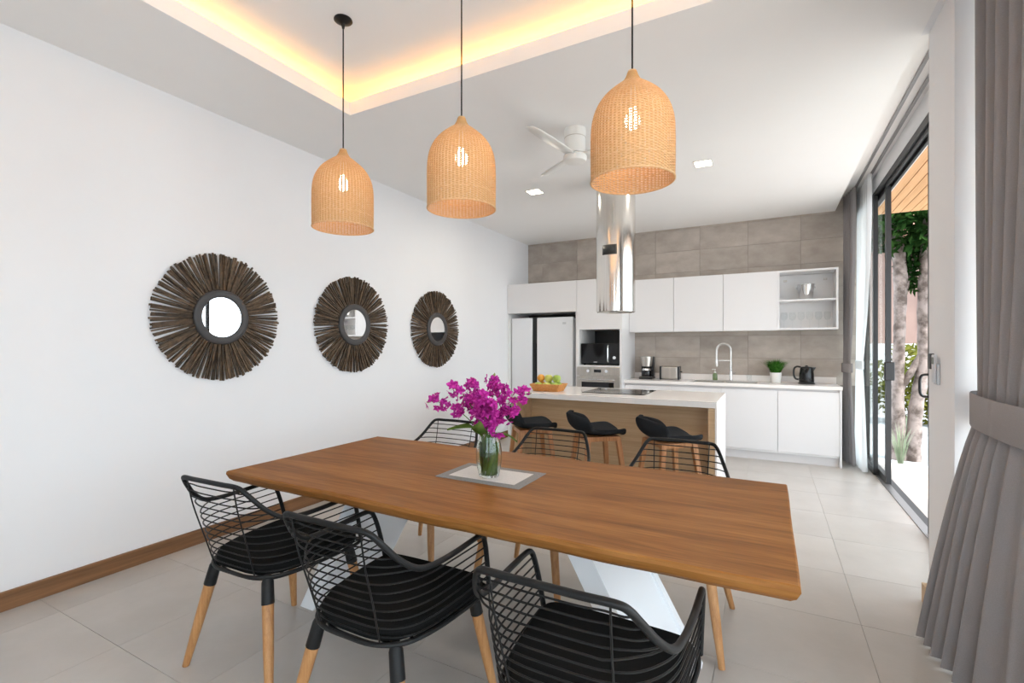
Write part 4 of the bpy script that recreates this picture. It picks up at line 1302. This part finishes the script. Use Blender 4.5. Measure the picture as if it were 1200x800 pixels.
for x, lab in ((-0.521, 'square twin recessed downlight between the island and the sliding doors'), (-2.20, 'square recessed downlight near the white wall above the island')):
    d = tag(empty('downlight', (x, 4.62, ZC)), lab, 'downlight', 'ceiling downlights')
    m = MB()
    for a in ((-0.08, 0.08, -0.08, -0.068), (-0.08, 0.08, 0.068, 0.08), (-0.08, -0.068, -0.068, 0.068), (0.068, 0.08, -0.068, 0.068)):
        m.box(a[0], a[1], a[2], a[3], -0.005, -0.0005)
    m.build('frame', M_WHITEPL, d)
    bx(-0.068, 0.068, -0.068, 0.068, -0.003, -0.0008).build('lens', M_DL, d)
    ld = bpy.data.lights.new('downlight_lamp', 'AREA')
    ld.shape = 'SQUARE'; ld.size = 0.12; ld.energy = 9.0; ld.color = (1.0, 0.90, 0.76); ld.spread = R(175)
    lo_ = bpy.data.objects.new('lamp', ld); C.objects.link(lo_); lo_.parent = d; lo_.location = (0, 0, -0.006)

# ------------------------------------------------------------------ switch and remote on the pier
sw = tag(empty('remote_holder', (PX, 3.11, 1.235)), 'pale grey remote control in its holder on the white pier', 'remote control')
bx(-0.012, 0.0, -0.030, 0.030, -0.075, 0.03, bev=0.003).build('holder', mat('pale_grey_plastic', (0.55, 0.57, 0.60), 0.4), sw)
bx(-0.022, -0.0125, -0.024, 0.024, -0.065, 0.075, bev=0.004).build('remote', mat('remote_grey', (0.60, 0.62, 0.66), 0.35), sw)
bx(-0.0235, -0.0222, -0.017, 0.017, 0.028, 0.062).build('screen', mat('lcd_grey', (0.25, 0.28, 0.27), 0.2), sw)
pk = tag(bx(PX - 0.02, PX - 0.0005, 3.172, 3.212, 1.235, 1.315, bev=0.003).build('wall_switch', mat('switch_dark', (0.07, 0.07, 0.07), 0.4)), 'small dark switch beside the remote on the white pier', 'switch')

# ------------------------------------------------------------------ drapes
def drape(name, top, tie, bot, zs, folds, amp, m, n=220, rows=34, seed=0, pinch=0.9):
    """pleated cloth; top, tie and hem are plan curves [(x,y)...]; zs = (top z, tie z, hem z)"""
    rnd = random.Random(seed)
    ph = [rnd.uniform(-0.5, 0.5) for _ in range(60)]
    def curve(c, u):
        s = u * (len(c) - 1)
        i = min(int(s), len(c) - 2)
        t = s - i
        a, b = Vector(c[i]), Vector(c[i + 1])
        p0 = Vector(c[max(i - 1, 0)]); p3 = Vector(c[min(i + 2, len(c) - 1)])
        p = 0.5 * (2 * a + (-p0 + b) * t + (2 * p0 - 5 * a + 4 * b - p3) * t * t + (-p0 + 3 * a - 3 * b + p3) * t ** 3)
        d = (b - a).normalized()
        return p, Vector((-d.y, d.x))
    zt, zm, zb = zs
    g = []
    for j in range(rows + 1):
        f = j / rows
        z = zt + (zb - zt) * f
        if z >= zm:
            e = (zt - z) / (zt - zm)
            k1 = 1 - e ** 2.2
            am = amp[0] * k1 + amp[1] * (1 - k1)
            A, B, k = top, tie, k1
        else:
            e = (zm - z) / (zm - zb)
            k1 = 1 - e ** 0.8
            am = amp[1] * k1 + amp[2] * (1 - k1)
            A, B, k = bot, tie, 1 - k1
        row = []
        for i in range(n + 1):
            u = i / n
            pa, na = curve(A, u); pb, nb = curve(B, u)
            p = pa * k + pb * (1 - k)
            nn_ = (na * k + nb * (1 - k)).normalized()
            th = u * folds * 2 * PI
            fi = int(u * folds)
            wv = math.sin(th + ph[fi % 60] * 0.9 * math.sin(PI * (u * folds % 1))) + 0.25 * math.sin(2 * th + 1.3 + f) 
            p = p + nn_ * wv * am * (0.75 + 0.5 * abs(ph[(fi * 3) % 60]))
            row.append((p.x, p.y, z))
        g.append(row)
    o = MB().grid(g).build(name, m, fix=False)
    return o
def band(curve_pts, z0, z1, m, name, parent, sag=0.0):
    P = catmull([(x, y, 0) for x, y in curve_pts], 8, True)
    rows = []
    for z in (z0, z0 + 0.006, (z0 + z1) / 2, z1 - 0.006, z1):
        off = 0.0 if z in (z0, z1) else 0.006
        row = []
        cx = sum(p.x for p in P) / len(P); cy = sum(p.y for p in P) / len(P)
        for p in P:
            d = Vector((p.x - cx, p.y - cy)).normalized()
            row.append((p.x + d.x * off, p.y + d.y * off, z + sag * (p.y - cy)))
        rows.append(row)
    return MB().grid(rows, wrap=True).build(name, m, parent, fix=False)

nd = drape('drape', [(0.82, 2.835), (0.835, 2.6), (0.84, 2.3), (0.84, 1.95)], [(0.815, 2.815), (0.795, 2.62), (0.80, 2.42), (0.82, 2.2)], [(0.64, 2.885), (0.665, 2.70), (0.70, 2.45), (0.73, 1.98)], (ZU - 0.02, 1.06, 0.012), 8, (0.032, 0.014, 0.044), M_CURTAIN, seed=3)
tag(nd, 'tall grey drape gathered by a tieback beside the white pier', 'curtain')
band([(0.81, 2.842), (0.772, 2.78), (0.756, 2.62), (0.76, 2.42), (0.785, 2.20), (0.82, 2.15), (0.865, 2.2), (0.855, 2.5), (0.855, 2.8)], 1.00, 1.145, M_CURTAIN, 'tieback', nd, 0.03)
fd = drape('drape', [(0.80, 6.96), (0.83, 6.85), (0.85, 6.72), (0.86, 6.58)], [(0.79, 6.92), (0.80, 6.85), (0.815, 6.78), (0.825, 6.70)], [(0.79, 6.94), (0.80, 6.80), (0.83, 6.68), (0.86, 6.56)], (ZU - 0.02, 1.12, 0.012), 5, (0.030, 0.014, 0.028), M_CURTAIN, n=110, seed=5)
tag(fd, 'grey drape tied back in the corner beside the worktop', 'curtain')
band([(0.77, 6.93), (0.765, 6.84), (0.785, 6.74), (0.81, 6.675), (0.845, 6.68), (0.835, 6.8), (0.815, 6.93)], 1.05, 1.155, M_CURTAIN, 'tieback', fd)
sd = drape('sheer_curtain', [(0.925, 6.90), (0.93, 6.6), (0.93, 6.3), (0.93, 6.12)], [(0.91, 6.88), (0.905, 6.72), (0.905, 6.6), (0.91, 6.50)], [(0.91, 6.90), (0.90, 6.65), (0.90, 6.45), (0.91, 6.28)], (ZU - 0.02, 1.15, 0.012), 9, (0.022, 0.012, 0.026), M_SHEER, n=150, seed=9)
tag(sd, 'white sheer curtain tied back at the closed end of the sliding door', 'curtain')
band([(0.90, 6.90), (0.885, 6.72), (0.885, 6.6), (0.895, 6.49), (0.922, 6.49), (0.925, 6.7), (0.925, 6.90)], 1.10, 1.19, M_SHEER, 'tieback', sd)

# ------------------------------------------------------------------ garden
def tree_leaf_cloud(center, rad, n, m, size, seed, parent, name='foliage', flat=0.4):
    rnd = random.Random(seed)
    g = MB()
    for k in range(n):
        while True:
            p = Vector((rnd.uniform(-1, 1), rnd.uniform(-1, 1), rnd.uniform(-1, 1)))
            if p.length < 1: break
        p = Vector((p.x * rad[0], p.y * rad[1], p.z * rad[2])) + Vector(center)
        d = Vector((rnd.uniform(-1, 1), rnd.uniform(-1, 1), rnd.uniform(-1, 0.5))).normalized()
        s = d.orthogonal().normalized() * size * 0.26
        u = d * size * rnd.uniform(0.7, 1.2)
        nrm = d.cross(s).normalized() * size * 0.05
        g.add([p, p + u * 0.45 + s + nrm, p + u, p + u * 0.45 - s + nrm], [(0, 1, 2), (0, 2, 3)])
    o = g.build(name, m, parent, fix=False)
    o['kind'] = 'stuff'
    return o
GZ = -0.27
tr = tag(empty('garden_tree', (1.665, 8.7, GZ)), 'pale barked garden tree with two slender trunks seen through the open door', 'tree')
def trunk(pts, rs, name='trunk'):
    P = catmull(pts, 8)
    n = len(P)
    rr = []
    for i in range(n):
        s = i / (n - 1) * (len(rs) - 1)
        k = min(int(s), len(rs) - 2)
        rr.append((rs[k] + (rs[k + 1] - rs[k]) * (s - k)) * (1 + 0.06 * math.sin(i * 1.7)))
    return MB().tube(P, rr, 14).build(name, M_BARK, tr)
trunk([(-0.02, 0, 0.0), (-0.03, 0, 1.0), (-0.01, 0.0, 1.9), (0.0, 0.02, 2.7), (-0.06, 0.05, 3.5)], [0.10, 0.075, 0.07, 0.085, 0.06])
trunk([(0.14, 0.0, 0.0), (0.17, 0.0, 0.7), (0.26, 0.0, 1.4), (0.27, 0.02, 2.2), (0.30, 0.03, 3.0), (0.36, 0.05, 3.8)], [0.10, 0.085, 0.08, 0.078, 0.075, 0.06])
trunk([(0.0, 0.0, 1.02), (0.10, -0.01, 1.22), (0.24, 0.0, 1.5)], [0.05, 0.045, 0.05], 'branch')
trunk([(0.02, 0.05, 2.2), (0.12, 0.08, 2.7), (0.22, 0.1, 3.4)], [0.03, 0.03, 0.03], 'branch')
tree_leaf_cloud((0.15, 0.0, 3.45), (0.9, 0.7, 0.50), 2600, M_LEAF, 0.14, 1, tr)
tree_leaf_cloud((0.13, 0.12, 2.85), (0.14, 0.15, 0.45), 420, M_LEAF, 0.12, 2, tr)
for k, (x, y, sx, h, lab) in enumerate(((2.75, 12.8, 0.85, 1.55, 'yellow green garden shrub beyond the trunks, before the pink house'), (4.9, 13.2, 1.0, 1.4, 'yellow green garden shrub towards the open end of the garden wall'), (0.8, 13.4, 0.85, 1.5, 'yellow green garden shrub behind the glass door panel'))):
    sroot = tag(empty('garden_shrub', (x, y, GZ)), lab, 'shrub', 'garden shrubs')
    tree_leaf_cloud((0, 0, h * 0.55), (sx, 0.6, h * 0.55), 1100, M_SHRUB, 0.17, 20 + k, sroot)
    MB().tube([(0, 0, 0), (0.03, 0.02, h * 0.5)], [0.03, 0.015], 6).build('stem', M_BARK, sroot)
for k, (x, y, h) in enumerate(((1.56, 8.15, 0.62), (1.95, 10.0, 0.6))):
    sroot = tag(empty('garden_plant', (x, y, GZ)), ('silvery feathery plant in front of the tree trunks', 'low silvery plant behind the tree trunks')[k], 'plant', 'feathery garden plants')
    g = MB()
    rnd = random.Random(50 + k)
    for i in range(46):
        a = rnd.uniform(0, 2 * PI); d = Vector((math.cos(a), math.sin(a), 0)); ln = rnd.uniform(0.5, 1) * h
        s = Vector((-math.sin(a), math.cos(a), 0)) * 0.005
        p0 = d * 0.02; p1 = d * ln * 0.18 + Vector((0, 0, ln * 0.7)); p2 = d * ln * 0.35 + Vector((0, 0, ln))
        g.add([p0 - s, p0 + s, p1 + s, p1 - s, p2], [(0, 1, 2, 3), (3, 2, 4)])
    o = g.build('fronds', M_FRONDS, sroot, fix=False); o['kind'] = 'stuff'
gw = tag(bx(-2, 9, 14.2, 14.4, GZ, 1.42).build('garden_wall', M_GWALL), 'white garden boundary wall behind the shrubs', 'wall')
hs = tag(empty('neighbour_house', (4, 22, GZ)), 'pink rendered house beyond the garden wall', 'house')
bx(-6, 8, 0, 4, 0, 5.5).build('house_wall', M_PINKWALL, hs)
MB().prism([(-0.5, 5.5), (2, 7.2), (4.5, 5.5)], 0, -6.5, 8.5).build('roof', mat('roof_tile', (0.30, 0.15, 0.10), 0.8), hs)
for x in (-3, 1.2, 5):
    wn = bx(x - 0.5, x + 0.5, -0.03, 0.02, 2.3, 3.6).build('window', M_FRAME, hs)
    bx(x - 0.43, x + 0.43, -0.04, -0.03, 2.37, 3.53).build('pane', M_BLKGLASS, wn)
po = tag(bx(2.62, 2.74, 11.2, 11.3, GZ, 1.45).build('garden_post', M_DKPOST), 'dark bollard light standing by the garden shrubs', 'post')
